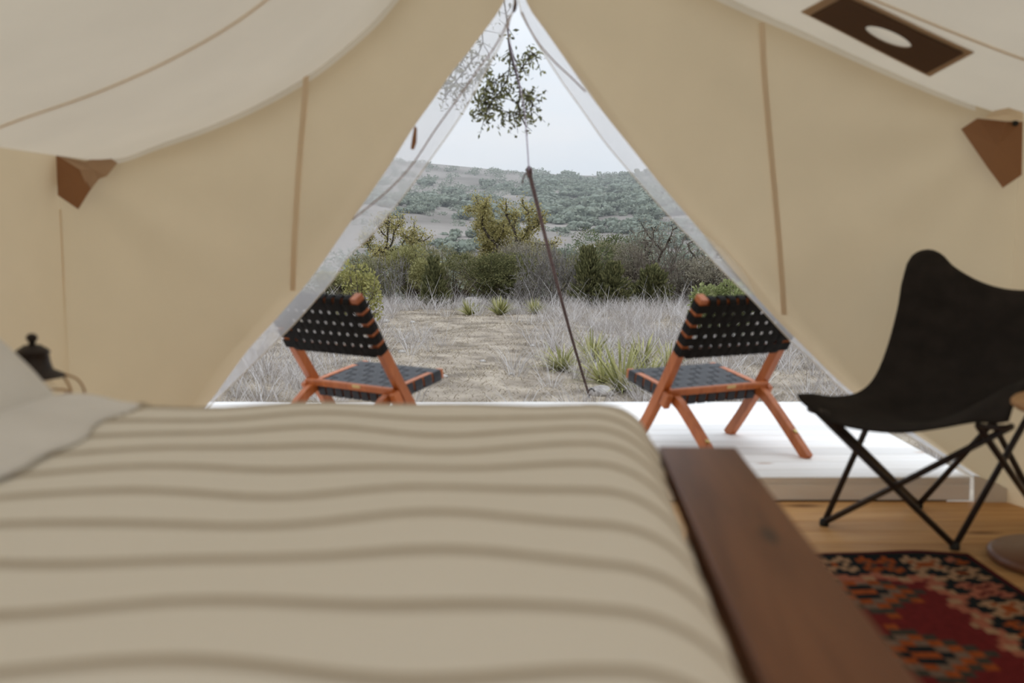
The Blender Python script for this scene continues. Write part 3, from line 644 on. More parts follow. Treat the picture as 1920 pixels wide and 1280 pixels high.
# yucca / sotol clumps
def blade_mesh(name, n, L, Wd, m, parent, droop=.5, el=(.35, 1.35), seg=4, spreadr=.04):
    V, Q = [], []
    for k in range(n):
        a = g.uniform(0, 2 * math.pi); e = g.uniform(*el); d = np.array([math.cos(a) * math.cos(e), math.sin(a) * math.cos(e), math.sin(e)]); l = L * g.uniform(.6, 1.1)
        w = np.array([-math.sin(a), math.cos(a), 0]); p0 = np.array([math.cos(a), math.sin(a), 0]) * g.uniform(0, spreadr); i0 = len(V)
        for s in range(seg + 1):
            t = s / seg; p = p0 + d * l * t + np.array([0, 0, -droop * l * t * t * (1 - .5 * math.sin(e))]); p[2] = max(p[2], .005); ww = Wd * (1 - t) ** .6 / 2
            V += [p - w * ww, p + w * ww]
        for s in range(seg): Q.append([i0 + 2 * s, i0 + 2 * s + 1, i0 + 2 * s + 3, i0 + 2 * s + 2])
    o = link(name, fastmesh(name, np.array(V), np.array(Q)), m, parent); o['kind'] = 'stuff'; return o
def yucca(px, Y, L, n, label, w=.03, droop=.25):
    r_ = empty('yucca', base(px, Y)); tag(r_, label, 'yucca', 'yucca clumps in the clearing'); blade_mesh('blades', n, L, w, LM['yucca'], r_, droop); lathe('crown', [(.02, 0), (.05, .02), (.045, .07), (.01, .1)], M['bark'], r_, 10)
yucca(880, 18.6, .42, 90, 'small spiky yucca, leftmost of the three in front of the dark juniper bush')
yucca(936, 18.8, .46, 130, 'widest spiky yucca in front of the dark juniper bush')
yucca(1003, 19, .40, 80, 'small spiky yucca nearest the leafless grey shrub')
yucca(1168, 9.0, .62, 110, 'large yucca clump right beside the woven seat and the boulder', .026, .35)
yucca(1055, 10.6, .52, 80, 'drooping yucca clump left of the guy rope', .024, .5)
yucca(1112, 11.4, .52, 80, 'yucca clump right of the guy rope, behind the larger ones', .024, .35)
yucca(1132, 9.9, .46, 60, 'low yucca clump between guy rope and woven seat', .024, .4)
yucca(1205, 11.0, .50, 80, 'yucca clump behind the tip of the woven seat', .024, .3)
yucca(1255, 10.6, .46, 60, 'yucca clump showing past the edge of the woven seat', .024, .3)
yucca(1215, 9.3, .46, 60, 'low yucca clump partly hidden by the woven chair', .024, .4)
yucca(1560, 11, .40, 60, 'yucca clump showing between woven chair and butterfly chair', .02, .3)

# dry grass: short litter everywhere, tall tufts in drifts
def grass(name, n, fn, L, Wd, m, label, lean=.35, tuft=1):
    P = []
    while len(P) < n // tuft:
        Y = 6.2 + 15.5 * g.uniform() ** .8; a = g.uniform(-.42, .44)
        if g.uniform() < fn(960 + a * FPX, Y): P.append((a * Y, Y))
    P = np.repeat(np.array(P), tuft, 0); n = len(P); an = g.uniform(0, 2 * math.pi, n)
    if tuft > 1: P = P + np.stack([np.cos(an), np.sin(an)], 1) * np.abs(g.normal(0, .07, (n, 1)))
    Z = hz(P[:, 0], P[:, 1]); B = np.column_stack([P, Z - .01]); l = L * g.uniform(.45, 1.25, n)[:, None]
    d = np.stack([np.cos(an) * lean, np.sin(an) * lean, np.ones(n)], 1) * g.uniform(.6, 1.4, (n, 3)) ; d /= np.linalg.norm(d, axis=1)[:, None]
    w = np.stack([np.sin(an * 3 + 1), np.cos(an * 3 + 1), 0 * an], 1) * Wd / 2; bend = np.stack([np.cos(an), np.sin(an), -.25 + 0 * an], 1) * l * .35 * g.uniform(0, 1, (n, 1))
    m1 = B + d * l * .55; e = B + d * l + bend
    V = np.stack([B - w, B + w, m1 + w * .8, m1 - w * .8, e + w * .25, e - w * .25], 1).reshape(-1, 3); b_ = np.arange(n)[:, None] * 6
    Q = np.concatenate([b_ + np.array([[0, 1, 2, 3]]), b_ + np.array([[3, 2, 4, 5]])]); o = link(name, fastmesh(name, V, Q), m); tag(o, label, 'grass', kind='stuff')
def f_short(px, Y): return 1.0
def f_tall(px, Y):
    right = 1 / (1 + math.exp(-(px - 1020 - (Y - 9) * 2) / 35)); left = 1 / (1 + math.exp((px - 760) / 40))
    s = .75 * right * (1 if Y > 9.8 else .45) + .5 * left * (1 if (Y > 11 or px < 600) else .5) + (.8 if Y > 18.8 else 0)
    n = .5 + .5 * math.sin(px * .045 + Y * 1.7) * math.sin(Y * 1.1 - px * .02); return min(1, s * (.35 + .65 * n))
grass('dry_litter_grass', 85000, f_short, .055, .008, LM['straw'], 'short straw-coloured dry grass over the clearing', 1.3)
grass('tall_dry_grass', 42000, f_tall, .32, .0065, LM['dry'], 'tall pale grey dry grass in drifts around the clearing', .6, 28)
def f_wisp(px, Y): return .9 if (px > 1080 and Y > 10.5) or Y > 18.5 or px < 620 else .02
grass('grass_wisps', 1500, f_wisp, .62, .008, LM['dry'], 'long bleached grass stalks standing above the rest')

# stones
def stone(px, Y, s, label):
    b = base(px, Y); bm = bmesh.new(); bmesh.ops.create_icosphere(bm, subdivisions=2, radius=1)
    for v_ in bm.verts: v_.co *= 1 + .18 * math.sin(5 * v_.co.x + px) * math.cos(4 * v_.co.y + Y); v_.co = Vector((v_.co.x * s, v_.co.y * s * .8, max(v_.co.z * s * .6, -s * .2)))
    me = bpy.data.meshes.new('stone'); bm.to_mesh(me); bm.free(); o = link('stone', me, M['rock'], None, True); o.location = (b[0], b[1], b[2] + s * .15); tag(o, label, 'stone', 'pale stones in the clearing')
stone(1128, 8.75, .12, 'grey boulder at the deck edge beside the large yucca')
stone(720, 17.3, .085, 'white stone on the bare patch beside the woven chair back')
for px, Y, s in [(773, 16.9, .05), (830, 9.7, .045), (752, 12.2, .05), (655, 16.9, .05), (905, 11.5, .04), (1000, 13, .04), (960, 10, .03)]: stone(px, Y, s, 'small pale stone on the dry ground')

# oak bough hanging in front of the door from a tree standing beside the tent
def bough():
    root = empty('overhanging_oak', (-3.4, 7.0, float(hz(-3.4, 7.0)))); tag(root, 'live oak beside the tent whose leafy twigs hang across the door', 'tree'); o0 = np.array(root.location)
    tube('trunk', [np.array(p) for p in ((0, 0, -.1), (.05, .05, 1.0), (.2, 0, 2.1), (.5, -.1, 2.9))], [.16, .14, .12, .09], M['bark'], root, 10)
    limb = cr([(.5, -.1, 2.9), (1.3, -.2, 3.35), (2.3, -.3, 3.5), (3.1, -.4, 3.45), (3.7, -.45, 3.25)], 24); tube('limb', limb, np.linspace(.08, .02, 24), M['bark'], root, 8)
    S_, T = [], []
    def br(pts, Y, r=.007):
        P = cr([aty(x, y, Y + dy) - o0 for x, y, dy in pts], 16)
        for a, b_ in zip(P[:-1], P[1:]): S_.append((a, b_, r, r * .8))
        for p in P[5:]:
            T.append(p)
            for _ in range(2):
                d = unit(1)[0] * g.uniform(.05, .13) + np.array([0, 0, -.02]); S_.append((p, p + d, .003, .0015)); T.append(p + d); T.append(p + d * .6)
    Y = 6.6
    br([(930, -90, 0), (948, 20, 0), (955, 90, 0), (965, 130, .05), (975, 165, .1), (972, 205, 0), (985, 235, 0)], Y)
    br([(955, 90, 0), (975, 125, .05), (985, 118, 0), (1000, 100, 0), (1006, 108, 0)], Y, .004)
    br([(958, 110, 0), (950, 150, 0), (935, 175, .05), (915, 192, 0), (898, 186, 0)], Y, .005)
    br([(935, 175, 0), (915, 205, 0), (908, 222, 0)], Y, .003)
    br([(915, 200, 0), (945, 208, 0), (965, 212, .05), (990, 220, 0)], Y, .003)
    br([(955, 130, 0), (930, 150, 0), (910, 165, 0), (905, 185, 0)], Y, .003)
    br([(968, 150, 0), (985, 175, 0), (998, 195, 0), (996, 205, 0)], Y, .003)
    br([(850, -120, 0), (890, 0, 0), (905, 80, 0), (880, 120, 0), (850, 160, 0), (830, 190, 0)], Y + .2, .006)
    br([(905, 80, 0), (918, 110, 0), (900, 140, 0), (870, 165, 0)], Y + .2, .004)
    br([(895, 60, 0), (870, 110, 0), (845, 140, 0), (835, 175, 0)], Y + .2, .004)
    segobj('twig', S_, M['bark'], root); T = np.array(T); i = g.integers(0, len(T), 1150); leafobj('foliage', T[i] + g.normal(0, .016, (1150, 3)), .042, .017, LM['sky_oak'], root, -.1)
bough()

# guy rope from the door peak to its stake
p0 = aty(966, 10, WY + .06); p1 = aty(984, 215, 4.75); p2 = aty(992, 322, 5.15); gb = base(1106, 8.55); p4 = gb + np.array([0, 0, .03])
gr = empty('guy_rope', gb); tag(gr, 'taut guy rope running from the door peak down to a stake', 'rope')
tube('pale_line', cr([p0 - gb, aty(953, 60, 4.25) - gb, aty(972, 150, 4.5) - gb, p1 - gb, p2 - gb], 30), .003, M['pale_cord'], gr, 6)
mid = [p2 + (p4 - p2) * t + np.array([0, 0, -.05 * math.sin(math.pi * t)]) for t in np.linspace(0, 1, 8)]
tube('doubled_rope', cr([q - gb for q in mid], 40), .011, M['dark_cord'], gr, 8)['label'] = 'dark doubled lower length of the rope'
tube('slider', [p2 - gb + np.array(q) for q in ((-.002, 0, .03), (0, 0, .01), (.004, 0, -.03))], [.006, .018, .012], M['dark_cord'], gr, 8)
tube('tail', cr([p2 - gb, p2 - gb + np.array([-.025, 0, -.02]), p2 - gb + np.array([-.035, 0, -.06])], 8), .004, M['dark_cord'], gr, 6)
st_ = empty('tent_stake', gb + np.array([.0, 0, 0])); tag(st_, 'dark metal stake holding the guy rope', 'stake'); tube('shaft', [(.02, .02, -.12), (0, 0, .02), (-.01, -.01, .06)], .009, M['rubber'], st_, 8); tube('hook', cr([(-.01, -.01, .06), (.02, -.01, .085), (.05, 0, .06)], 10), .008, M['rubber'], st_, 8)

# ------------------------------------------------------------------ woven folding chairs on the deck
def woven_chair():
    root = empty('woven_chair')
    def bent(name, pts, w, t):
        """flat bent bar through (y,z) points at x, depth t in the yz-plane, width w in x"""
        P = cr([(0, y, z) for y, z in pts], 14); T = np.gradient(P, axis=0); T /= np.linalg.norm(T, axis=1)[:, None]; Nn = np.cross(T, (1, 0, 0)); v = []
        for p, n in zip(P, Nn):
            for a, b_ in ((-1, -1), (1, -1), (1, 1), (-1, 1)): v.append(p + np.array([a * w / 2, 0, 0]) + n * b_ * t / 2)
        f = [(4 * i + q, 4 * i + (q + 1) % 4, 4 * i + 4 + (q + 1) % 4, 4 * i + 4 + q) for i in range(13) for q in range(4)] + [(3, 2, 1, 0), (52, 53, 54, 55)]
        me = bpy.data.meshes.new(name); me.from_pydata([tuple(p) for p in v], [], f); me.update(); return me
    me_back = bent('back_rail', [(.30, 0), (.19, .13), (.075, .285), (-.06, .49), (-.215, .735)], .036, .046); me_back.materials.append(M['teak'])
    me_seat = bent('leg', [(.40, .328), (.20, .298), (.03, .262), (-.10, .175), (-.305, 0)], .032, .044); me_seat.materials.append(M['teak'])
    def put(me, nm, x): o = bpy.data.objects.new(nm, me); COL.objects.link(o); o.parent = root; o.location = (x, 0, 0); return o
    for s in (-1, 1):
        put(me_back, 'back_rail', s * .287); lg = put(me_seat, 'leg', s * .247)
        box('stop_block', (s * .287, .035, .255), (.034, .05, .075), M['teak'], root, .006, (R(28), 0, 0))
        b2 = lathe('bolt', [(.002, -.003), (.010, -.003), (.012, 0), (.008, .004), (.002, .005)], M['brass'], lg, 14); b2.rotation_euler = (R(40), 0, 0); b2.location = (0, -.219, .109)
    # cross bars
    top = np.array([-.205, .718]); bot = np.array([-.055, .470]); eu = (top - bot) / np.linalg.norm(top - bot); en = np.array([-eu[1], eu[0]]); Lb = np.linalg.norm(top - bot)
    if en[0] > 0: en = -en
    ang = math.atan2(eu[1], eu[0])
    for nm, (y, z) in (('top_bar', top - eu * .012), ('lower_back_bar', bot + eu * .012)): box(nm, (0, y, z), (.54, .028, .024), M['teak'], root, .006, (ang, 0, 0))
    fr = np.array([.385, .323]); re = np.array([.05, .262]); es = (fr - re) / np.linalg.norm(fr - re); sn = np.array([-es[1], es[0]]); Ls = np.linalg.norm(fr - re); sang = math.atan2(es[1], es[0])
    box('seat_front_bar', (0, *(fr - es * .012)), (.47, .028, .026), M['teak'], root, .006, (sang, 0, 0))
    box('seat_rear_bar', (0, *(re + es * .012 - sn * .012)), (.47, .028, .044), M['teak'], root, .006, (sang, 0, 0))
    box('apron', (0, re[0] - .028, re[1] + .026), (.575, .022, .034), M['teak'], root, .006, (R(20), 0, 0))
    plate = box('maker_plate', (.06, re[0] - .041, re[1] + .031), (.05, .002, .014), M['brass'], root, 0, (R(20), 0, 0))
    def wov(o2, e, nrm, Lr, half, nrow, ncol, wr_, wc, side, m, thick, cw=.016):
        """rows run across x and wrap the side rails, columns run along e and wrap the cross bars; side = sign of the woven face"""
        pr_ = Lr / nrow; pc = 2 * half / ncol
        w3 = lambda a, s, n: np.array([a, *(o2 + e * s + nrm * n)])
        for i in range(nrow):
            s0 = (i + .5) * pr_; pth = []; xo = half + thick[0]
            for a, n in ((half - .012, -thick[1] * side), (xo, -thick[1] * side), (xo + .003, 0), (xo, thick[1] * side), (half + .002, thick[1] * side)): pth.append((-a, n))
            for j in range(ncol): pth.append((-half + (j + .5) * pc, side * (thick[1] + (.0022 if (i + j) % 2 else -.0022))))
            pth += [(-a, n) for a, n in reversed(pth[:5])]
            P = np.array([w3(a, s0, n) for a, n in pth]); ed = w3(0, 1, 0) - w3(0, 0, 0); st = strip('strap', P, ed * wr_ / 2, m, root, .003)
        for j in range(ncol):
            a0 = -half + (j + .5) * pc; pth = []
            for s, n in ((.026, -cw * side), (-.012, -cw * side), (-.015, 0), (-.012, .016 * side), (.004, thick[1] * side)): pth.append((s, n))
            for i in range(nrow): pth.append(((i + .5) * pr_, side * (thick[1] + (-.0022 if (i + j) % 2 else .0022))))
            pth += [(Lr - s, n) for s, n in reversed(pth[:5])]
            P = np.array([w3(a0, s, n) for s, n in pth]); strip('strap', P, (wc / 2, 0, 0), m, root, .003)
    wov(bot, eu, en, Lb,   .262, 5, 10, .0415, .0375, 1, M['strap'], (.045, .026))
    wov(re, es, sn, Ls,   .226, 5, 8, .056, .044, 1, M['seat_strap'], (.039, .026), .036)
    return root
def copy_tree(o, parent=None):
    c = o.copy(); COL.objects.link(c); c.parent = parent
    for ch in list(o.children): copy_tree(ch, c)
    return c
wc1 = woven_chair(); wc2 = copy_tree(wc1)
wc1.location = (.97, 4.54, .1); wc1.rotation_euler = (0, 0, R(26.5)); tag(wc1, 'woven black strap folding chair on the deck, turned left, beside the butterfly chair', 'chair', 'woven folding chairs on the deck')
wc2.location = (-.78, 4.61, .1); wc2.rotation_euler = (0, 0, R(-35.5)); tag(wc2, 'woven black strap folding chair on the deck, turned right, beyond the bed', 'chair', 'woven folding chairs on the deck')

# ------------------------------------------------------------------ bed
BR = R(-3); bc = np.array([-.71, 1.47, 0]); bed = empty('bed_frame', bc, BR); tag(bed, 'dark stained wooden bed frame with a wide plank along the foot', 'bed frame')
fp = box('footboard_plank', (1.088, -.01, .613), (.172, 1.60, .042), M['walnut'], bed, .005, seg=2); fp['label'] = 'wide worn brown plank'
box('footboard_panel', (1.10, -.02, .41), (.03, 1.5, .364), M['walnut'], bed, .003)
for s in (-1, 1):
    box('side_rail', (0, s * .755, .34), (2.12, .035, .16), M['walnut'], bed, .004)
    for x in (-1.06, 1.10): box('leg', (x, s * .74, .296 if x > 0 else .45), (.07, .07, .592 if x > 0 else .9), M['walnut'], bed, .004)
box('headboard', (-1.10, 0, .68), (.035, 1.55, .5), M['walnut'], bed, .004)
me_s = boxmesh('slat', .08, 1.46, .02, .002); me_s.materials.append(M['walnut'])
for k in range(11): o = bpy.data.objects.new('slat', me_s); COL.objects.link(o); o.parent = bed; o.location = (-.95 + .19 * k, 0, .39)
mt = box('mattress', bc, (1.84, 1.40, .29), M['mattress'], None, .06, (0, 0, BR), 3); mt.location = (bc[0], bc[1], .553); mt.data.polygons.foreach_set('use_smooth', [True] * len(mt.data.polygons))
mt.location.x -= .06; tag(mt, 'thick pale mattress under the striped blanket', 'mattress')

TOP = .728
def fall(c, flat, r):
    """arc length c beyond flat -> (outward distance, drop)"""
    e = c - flat
    if e <= 0: return c, 0.0
    q = math.pi / 2 * r
    if e < q: t = e / r; return flat + r * math.sin(t), r * (1 - math.cos(t))
    return flat + r, r + (e - q)
na, nb = 120, 380
A = np.linspace(-.30, 1.30, na); Bv = np.linspace(-1.12, 1.10, nb); SP = .1455
v = []; uvv = []
for b_ in Bv:
    for a_ in A:
        x, dx = fall(a_, .838, .142); yb, dy = fall(abs(b_), .66, .125); y = math.copysign(yb, b_)
        d = (dx ** 4 + dy ** 4) ** .25
        wv_ = .006 * math.sin(5.2 * a_ + 2.2 * b_) + .004 * math.sin(9.1 * a_ - 4.3 * b_ + 1) + .003 * math.sin(15 * a_ + 7 * b_)
        sb = b_ + .009 * math.sin(6.1 * a_ + 3.1 * b_) + .006 * math.sin(12.7 * a_ - 5 * b_ + 2) + .004 * math.sin(21 * a_ + 9 * b_)
        ph = (sb - .522) / SP; fr_ = abs(ph - round(ph)); rid = .0045 * math.exp(-(fr_ / .055) ** 2) - .002 * math.exp(-((fr_ - .12) / .04) ** 2)
        z = TOP + .028 * min(1, max(0, (a_ + .2) / 1.0)) - d + (wv_ + rid) * (1 if d < .1 else .4)
        v.append((x + (wv_ + rid if dx > .1 else 0), y, max(z, .20))); uvv.append((a_, fr_))
me = fastmesh('blanket', np.array(v), np.array(gridfaces(na, nb), np.int32)); bl = link('blanket', me, M['blanket'], None, True); bl.location = tuple(bc); bl.rotation_euler = (0, 0, BR)
ul = me.uv_layers.new(name='UVMap'); li = np.empty(len(me.loops), np.int32); me.loops.foreach_get('vertex_index', li); ul.data.foreach_set('uv', np.array(uvv, np.float32)[li].ravel())
tag(bl, 'cream woven blanket with ribbed tan stripes spread over the bed', 'blanket')
# frayed end of the blanket, under the turned-back sheet
fr_v, fr_q = [], []
S_ = []
for k in range(420):
    yb = g.uniform(-.72, .70); x0 = -.155 + .012 * math.sin(9 * yb) + .01 * math.sin(23 * yb); S_.append((np.array([x0 + .01, yb, TOP + .012]), np.array([x0 + .01 + g.uniform(.012, .03), yb + g.normal(0, .006), TOP + .004]), .0022, .0012))
fr_o = segobj('fringe', S_, mottled('fringe_yarn', (.44, .36, .26), (.56, .48, .37), 40), bl); fr_o['kind'] = 'stuff'
# turned-back sheet and duvet at the head
na, nb = 60, 120; A = np.linspace(-1.02, -.125, na); Bv = np.linspace(-1.0, 1.0, nb); v = []
for b_ in Bv:
    for a_ in A:
        yb, dy = fall(abs(b_), .66, .13); y = math.copysign(yb, b_); e = (-.125 - a_)
        edge = .012 * math.sin(9 * y) + .01 * math.sin(23 * y) + .02 * math.sin(4 * y + 1)
        puff = .024 * (1 - math.exp(-e / .10)) * (1 - .25 * math.exp(-((y + .1) / .3) ** 2)) + .012
        wr_ = .006 * math.sin(17 * a_ + 9 * y) * math.sin(5 * y + 3) + .004 * math.sin(31 * a_ - 13 * y)
        v.append((a_ + edge * math.exp(-e / .12), y, max(TOP - dy + puff + wr_ * min(1, e / .08), .28)))
so = mesh('sheet', v, gridfaces(na, nb), M['sheet'], None, True); so.location = tuple(bc); so.rotation_euler = (0, 0, BR)
sm_ = so.modifiers.new('thickness', 'SOLIDIFY'); sm_.thickness = .008; sm_.offset = -1
tag(so, 'pale grey linen sheet turned back at the head of the bed', 'sheet')
# pillow propped against the headboard
def pillow(y0, label, dz=0.0):
    n = 34; v = []
    for side in (1, -1):
        for j in range(n):
            for i in range(n):
                u, w = -1 + 2 * i / (n - 1), -1 + 2 * j / (n - 1); k = (1 - abs(u) ** 3.2) ** .55 * (1 - abs(w) ** 3.2) ** .55 if abs(u) < 1 and abs(w) < 1 else 0
                pin = 1 - .05 * (abs(u) ** 2) * (abs(w) < 2) * (1 - abs(w) ** 2) ; v.append((side * .085 * k + .004 * math.sin(7 * u + 5 * w) * k, u * .36 * (1 - .04 * (1 - w * w)), w * .27 * (1 - .05 * (1 - u * u))))
    f = gridfaces(n, n); f2 = [tuple(q + n * n for q in reversed(ff)) for ff in f]; o = mesh('pillow', v, f + f2, M['pillow'], None, True)
    o.matrix_basis = Matrix.Translation(tuple(bc)) @ Matrix.Rotation(BR, 4, 'Z') @ Matrix.Translation((-.515, y0, .908 + dz)) @ Matrix.Rotation(R(-47), 4, 'Y')
    tag(o, label, 'pillow'); return o
pl = pillow(.335, 'pale linen pillow leaning at the head of the bed, nearer the lantern')
pillow(-.42, 'pale linen pillow leaning at the head of the bed, away from the lantern')

# ------------------------------------------------------------------ bedside stool and lantern
sx_, sy_ = -1.37, 2.70
bt = empty('bedside_stool', (sx_, sy_, 0)); tag(bt, 'small round wooden stool beyond the bed, under the lantern', 'stool'); lathe('stool_top', [(.02, .53), (.16, .53), (.165, .545), (.16, .56), (.02, .56)], M['walnut'], bt)
for k in range(3): a = R(90 + 120 * k); tube('leg', [(.08 * math.cos(a), .08 * math.sin(a), .535), (.14 * math.cos(a), .14 * math.sin(a), .0)], [.016, .013], M['walnut'], bt, 8)
ln = empty('lantern', (sx_ + .06, sy_, .56)); tag(ln, 'black metal lantern with copper wire guard and domed cap behind the pillow', 'lantern')
lathe('font', [(.02, 0), (.082, 0), (.088, .012), (.085, .035), (.05, .05), (.03, .055)], M['lantern_black'], ln)
lathe('globe', [(.03, .055), (.05, .075), (.062, .105), (.055, .135), (.040, .155)], M['glass'], ln)
lathe('hood', [(.038, .15), (.082, .158), (.080, .163), (.050, .178), (.044, .20), (.041, .222), (.046, .226), (.040, .234), (.022, .246), (.012, .248)], M['lantern_black'], ln)
lathe('knob', [(.008, .246), (.009, .256), (.015, .262), (.014, .272), (.006, .278)], M['lantern_black'], ln, 16)
for k in range(4): a = R(20 + 90 * k); c_, s_ = math.cos(a), math.sin(a); tube('guard_wire', cr([(.075 * c_, .075 * s_, .155), (.09 * c_, .09 * s_, .12), (.088 * c_, .088 * s_, .07), (.075 * c_, .075 * s_, .035)], 14), .0035, M['copper'], ln, 6)
ring = [(.084 * math.cos(t), .084 * math.sin(t), .112) for t in np.linspace(0, 2 * math.pi, 33)]; tube('guard_ring', ring, .0032, M['copper'], ln, 6)
tube('carry_handle', cr([(.085, .0, .166), (.115, .01, .15), (.128, .02, .115), (.118, .02, .085), (.09, .02, .07)], 20), .0032, M['copper'], ln, 6)

# ------------------------------------------------------------------ butterfly chair
feet = {'A': (1.188, 3.689), 'B': (1.647, 3.935), 'C': (1.559, 3.403), 'D': (2.02, 3.66)}
TL = np.array([.97, 3.38, .565]); TR_ = np.array([1.47, 2.98, .555]); PL = np.array([1.655, 3.93, 1.05]); PR = np.array([2.20, 3.52, 1.05])
c0 = np.array([1.60, 3.67, 0]); bf = empty('butterfly_chair', c0); tag(bf, 'black canvas butterfly chair with crossed thin metal rods', 'chair')
def ed(pts, n=41): return cr([aty(x, y, d) for x, y, d in pts], n)
eL = ed([(1496, 738, 3.38), (1522, 737, 3.42), (1565, 742, 3.48), (1610, 734, 3.56), (1640, 705, 3.63), (1665, 645, 3.70), (1684, 575, 3.77), (1692, 525, 3.82), (1700, 494, 3.88)])
eB = ed([(1700, 494, 3.88), (1714, 475, 3.90), (1740, 467, 3.90), (1766, 476, 3.88), (1790, 500, 3.85), (1835, 526, 3.78), (1885, 541, 3.70), (1940, 543, 3.64), (1990, 530, 3.60), (2040, 500, 3.57), (2065, 476, 3.55), (2090, 468, 3.53), (2115, 492, 3.50)])
eF = ed([(1496, 738, 3.38), (1504, 752, 3.36), (1530, 772, 3.33), (1560, 790, 3.30), (1620, 804, 3.24), (1690, 809, 3.18), (1760, 801, 3.12), (1825, 790, 3.06), (1866, 792, 3.02), (1890, 788, 2.99)])
eR = ed([(1890, 788, 2.99), (1902, 752, 3.03), (1930, 715, 3.10), (1985, 690, 3.22), (2040, 640, 3.34), (2085, 570, 3.43), (2115, 492, 3.50)])
TL, TR_, PL, PR = aty(1505, 742, 3.38), aty(1880, 775, 3.0), aty(1738, 470, 3.9), aty(2088, 472, 3.53)
n = 41; Gs = coons(eF, eB, eL, eR)
uu, vv = np.meshgrid(np.linspace(0, 1, n), np.linspace(0, 1, n)); Gs[..., 2] -= .05 * np.sin(math.pi * uu) * np.sin(math.pi * vv) * (1.2 - vv)
sl = mesh('sling', (Gs - c0).reshape(-1, 3), gridfaces(n, n), M['black_canvas'], bf, True); md = sl.modifiers.new('thickness', 'SOLIDIFY'); md.thickness = .006
tips = {'TL': TL, 'TR': TR_, 'PL': PL, 'PR': PR}; ctr = (TL + TR_ + PL + PR) / 4
def rod(f_, t_, sh):
    a_ = np.array([*feet[f_], .012]) - c0; e = tips[t_]; inw = ctr - e; inw[2] = 0; inw /= np.linalg.norm(inw); side = np.array([-inw[1], inw[0], 0])
    e = e + (inw * .06 + np.array([0, 0, -.05]) if t_[0] == 'T' else inw * -.012 + np.array([0, 0, -.09])) + side * sh - c0
    tube('rod', [a_, a_ * .5 + e * .5, e], .0115, M['black_metal'], bf, 8); return e
ends = {}
for f_, t_, sh in (('A', 'PL', .04), ('D', 'PL', -.04), ('A', 'TR', -.05), ('D', 'TR', .05), ('C', 'TL', .05), ('B', 'TL', -.05), ('C', 'PR', -.04), ('B', 'PR', .04)): ends.setdefault(t_, []).append(rod(f_, t_, sh))
for t_, (e1, e2) in ends.items():
    o_v = tips[t_] - ctr; o_v[2] = 0; o_v = o_v / np.linalg.norm(o_v) * .03 if t_[0] == 'T' else np.array([0, 0, .055]); tube('rod_loop', cr([e1, e1 * .8 + e2 * .2 + o_v * .7, e1 * .5 + e2 * .5 + o_v, e1 * .2 + e2 * .8 + o_v * .7, e2], 14), .0095, M['black_metal'], bf, 8)
for f_ in feet.values(): lathe('foot_cap', [(.004, 0), (.017, 0), (.018, .012), (.015, .026), (.004, .03)], M['rubber'], bf, 12, (f_[0] - c0[0], f_[1] - c0[1], 0))

# ------------------------------------------------------------------ side table, floor disc
tb = empty('side_table', (1.70, 2.90, 0)); tag(tb, 'small round wooden side table in front of the butterfly chair', 'table')
lathe('table_top', [(.02, .585), (.19, .585), (.205, .597), (.205, .607), (.195, .618), (.02, .618)], M['table_wood'], tb, 40)
tube('pole', [(0, 0, .03), (0, 0, .3), (0, 0, .59)], .016, M['black_metal'], tb, 12)
lathe('base', [(.02, .012), (.13, .012), (.135, .02), (.12, .03), (.02, .036)], M['black_metal'], tb, 32)
tag(lathe('round_floor_disc', [(.02, 0), (.20, 0), (.215, .012), (.215, .03), (.20, .042), (.02, .042)], M['disc_wood'], None, 48, (1.835, 3.25, .0)), 'flat round brown wooden disc on the floor by the butterfly chair', 'disc')

# ------------------------------------------------------------------ kilim rug
pal = {'k': (.012, .016, .018), 'r': (.14, .017, .017), 'c': (.36, .22, .13), 'o': (.29, .068, .018), 't': (.17, .115, .085), 'e': (.09, .012, .014), 'p': (.34, .12, .075), 'g': (.05, .045, .035)}
keys = list(pal); rm = [mottled('kilim_' + str(i_), tuple(q * .8 for q in pal[k_]), tuple(min(1, q * 1.15) for q in pal[k_]), 60, rough=.95, bump=.5, bscale=400, spec=.05) for i_, k_ in enumerate(keys)]
nx, ny, cs = 54, 110, .019
ros = [".cc..cc.", "cckcckcc", ".cckkcc.", "..cMMc..", ".cckkcc.", "cckcckcc", ".cc..cc.", "........"]
def rosette(i, j, ph):
    ch = ros[j % 8][i % 8]; seq = ph % 4
    if ch == '.': return 'k'
    if ch == 'M': return ('o', 'e', 'o', 'p')[seq]
    if ch == 'k': return ('k', 'g', 'o', 'e')[seq]
    return ('c', 'o', 'c', 'p')[seq]
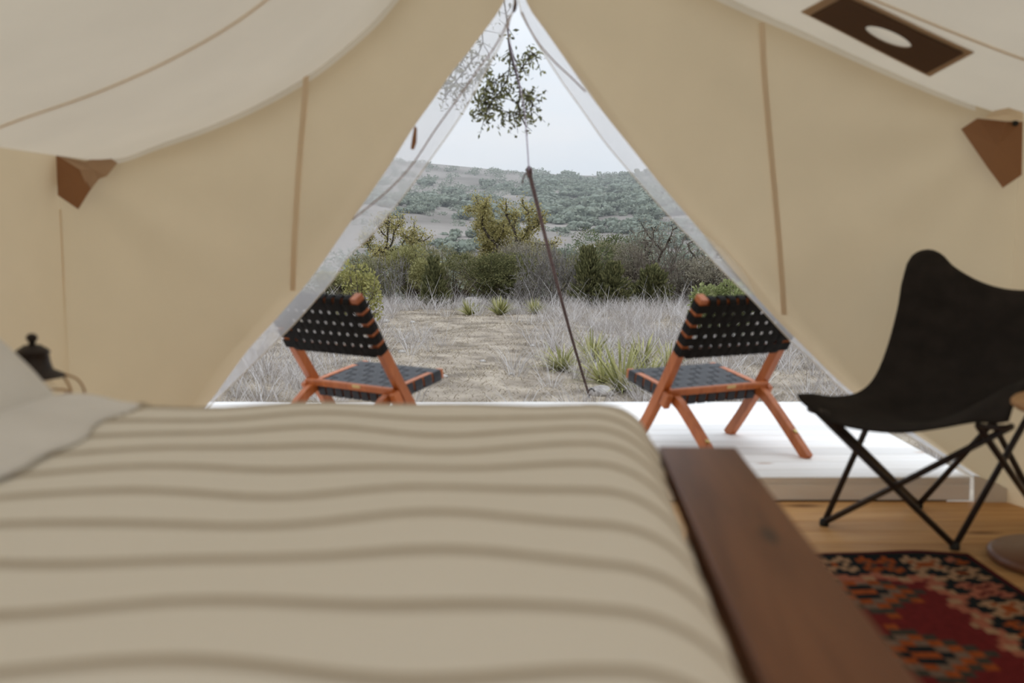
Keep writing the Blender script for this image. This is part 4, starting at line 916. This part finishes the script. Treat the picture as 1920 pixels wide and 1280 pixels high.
def kil(i, j):
    e = min(i, nx - 1 - i, j, ny - 1 - j)
    if e < 1: return 'e'
    if e < 2: return 'k'
    if e < 10:
        along = j if min(i, nx - 1 - i) <= min(j, ny - 1 - j) else i; return rosette(e - 2, along, along // 8 + (0 if along == j else 1))
    z = (j // 2 if min(i, nx - 1 - i) <= min(j, ny - 1 - j) else i // 2) % 4; st_p = (0, 1, 2, 1)[z]
    if e < 10 + st_p: return 'k'
    if e < 13 + st_p: return 'p' if (i // 2 + j // 2) % 3 else 'c'
    # red field with stepped medallions
    cx_, cy_ = nx / 2, 18 + 24 * round((j - 18) / 24); d = abs(i - cx_) * .9 + abs(j - cy_) // 2 * 2 * 1.0
    d = abs((i // 2) * 2 - cx_) + abs((j // 2) * 2 - cy_)
    if d < 3: return 'o'
    if d < 5: return 'k'
    if d < 8: return 't' if (i // 2 + j // 2) % 2 else 'o'
    if d < 10: return 'g'
    if d < 12 and (i // 2 + j // 2) % 3 == 0: return 'o'
    return 'r'
v = []; f = []; mi = []
def rz_(i, j): return .010 + .002 * math.sin(.35 * i + .1 * j) + (.012 * math.exp(-((j - ny) / 2.5) ** 2) * (.5 + .5 * math.sin(.17 * i + 1.5)))
for j in range(ny + 1):
    for i in range(nx + 1): v.append((i * cs - nx * cs / 2, j * cs - ny * cs / 2 + (.012 * math.sin(i * .16) if j == ny else .006 * math.sin(i * .16) if j == ny - 1 else 0), rz_(i, j)))
for j in range(ny):
    for i in range(nx): a0 = j * (nx + 1) + i; f.append((a0, a0 + 1, a0 + nx + 2, a0 + nx + 1)); mi.append(keys.index(kil(i, j)))
nb0 = len(v); per = [i for i in range(nx + 1)] + [j * (nx + 1) + nx for j in range(1, ny + 1)] + [ny * (nx + 1) + i for i in range(nx - 1, -1, -1)] + [j * (nx + 1) for j in range(ny - 1, 0, -1)]
for q in per: v.append((v[q][0], v[q][1], .001))
for q in range(len(per)): w_ = (q + 1) % len(per); f.append((per[q], nb0 + q, nb0 + w_, per[w_])); mi.append(keys.index('e'))
f.append(tuple(range(nb0, nb0 + len(per)))[::-1]); mi.append(keys.index('e'))
rug = mesh('kilim_rug', v, f, rm, None, False); rug.data.polygons.foreach_set('material_index', mi); rug.location = (1.585 - nx * cs / 2, 3.325 - ny * cs / 2, 0); rug.rotation_euler = (0, 0, R(0.5))
tag(rug, 'red kilim rug with a black border of cream and orange motifs', 'rug')
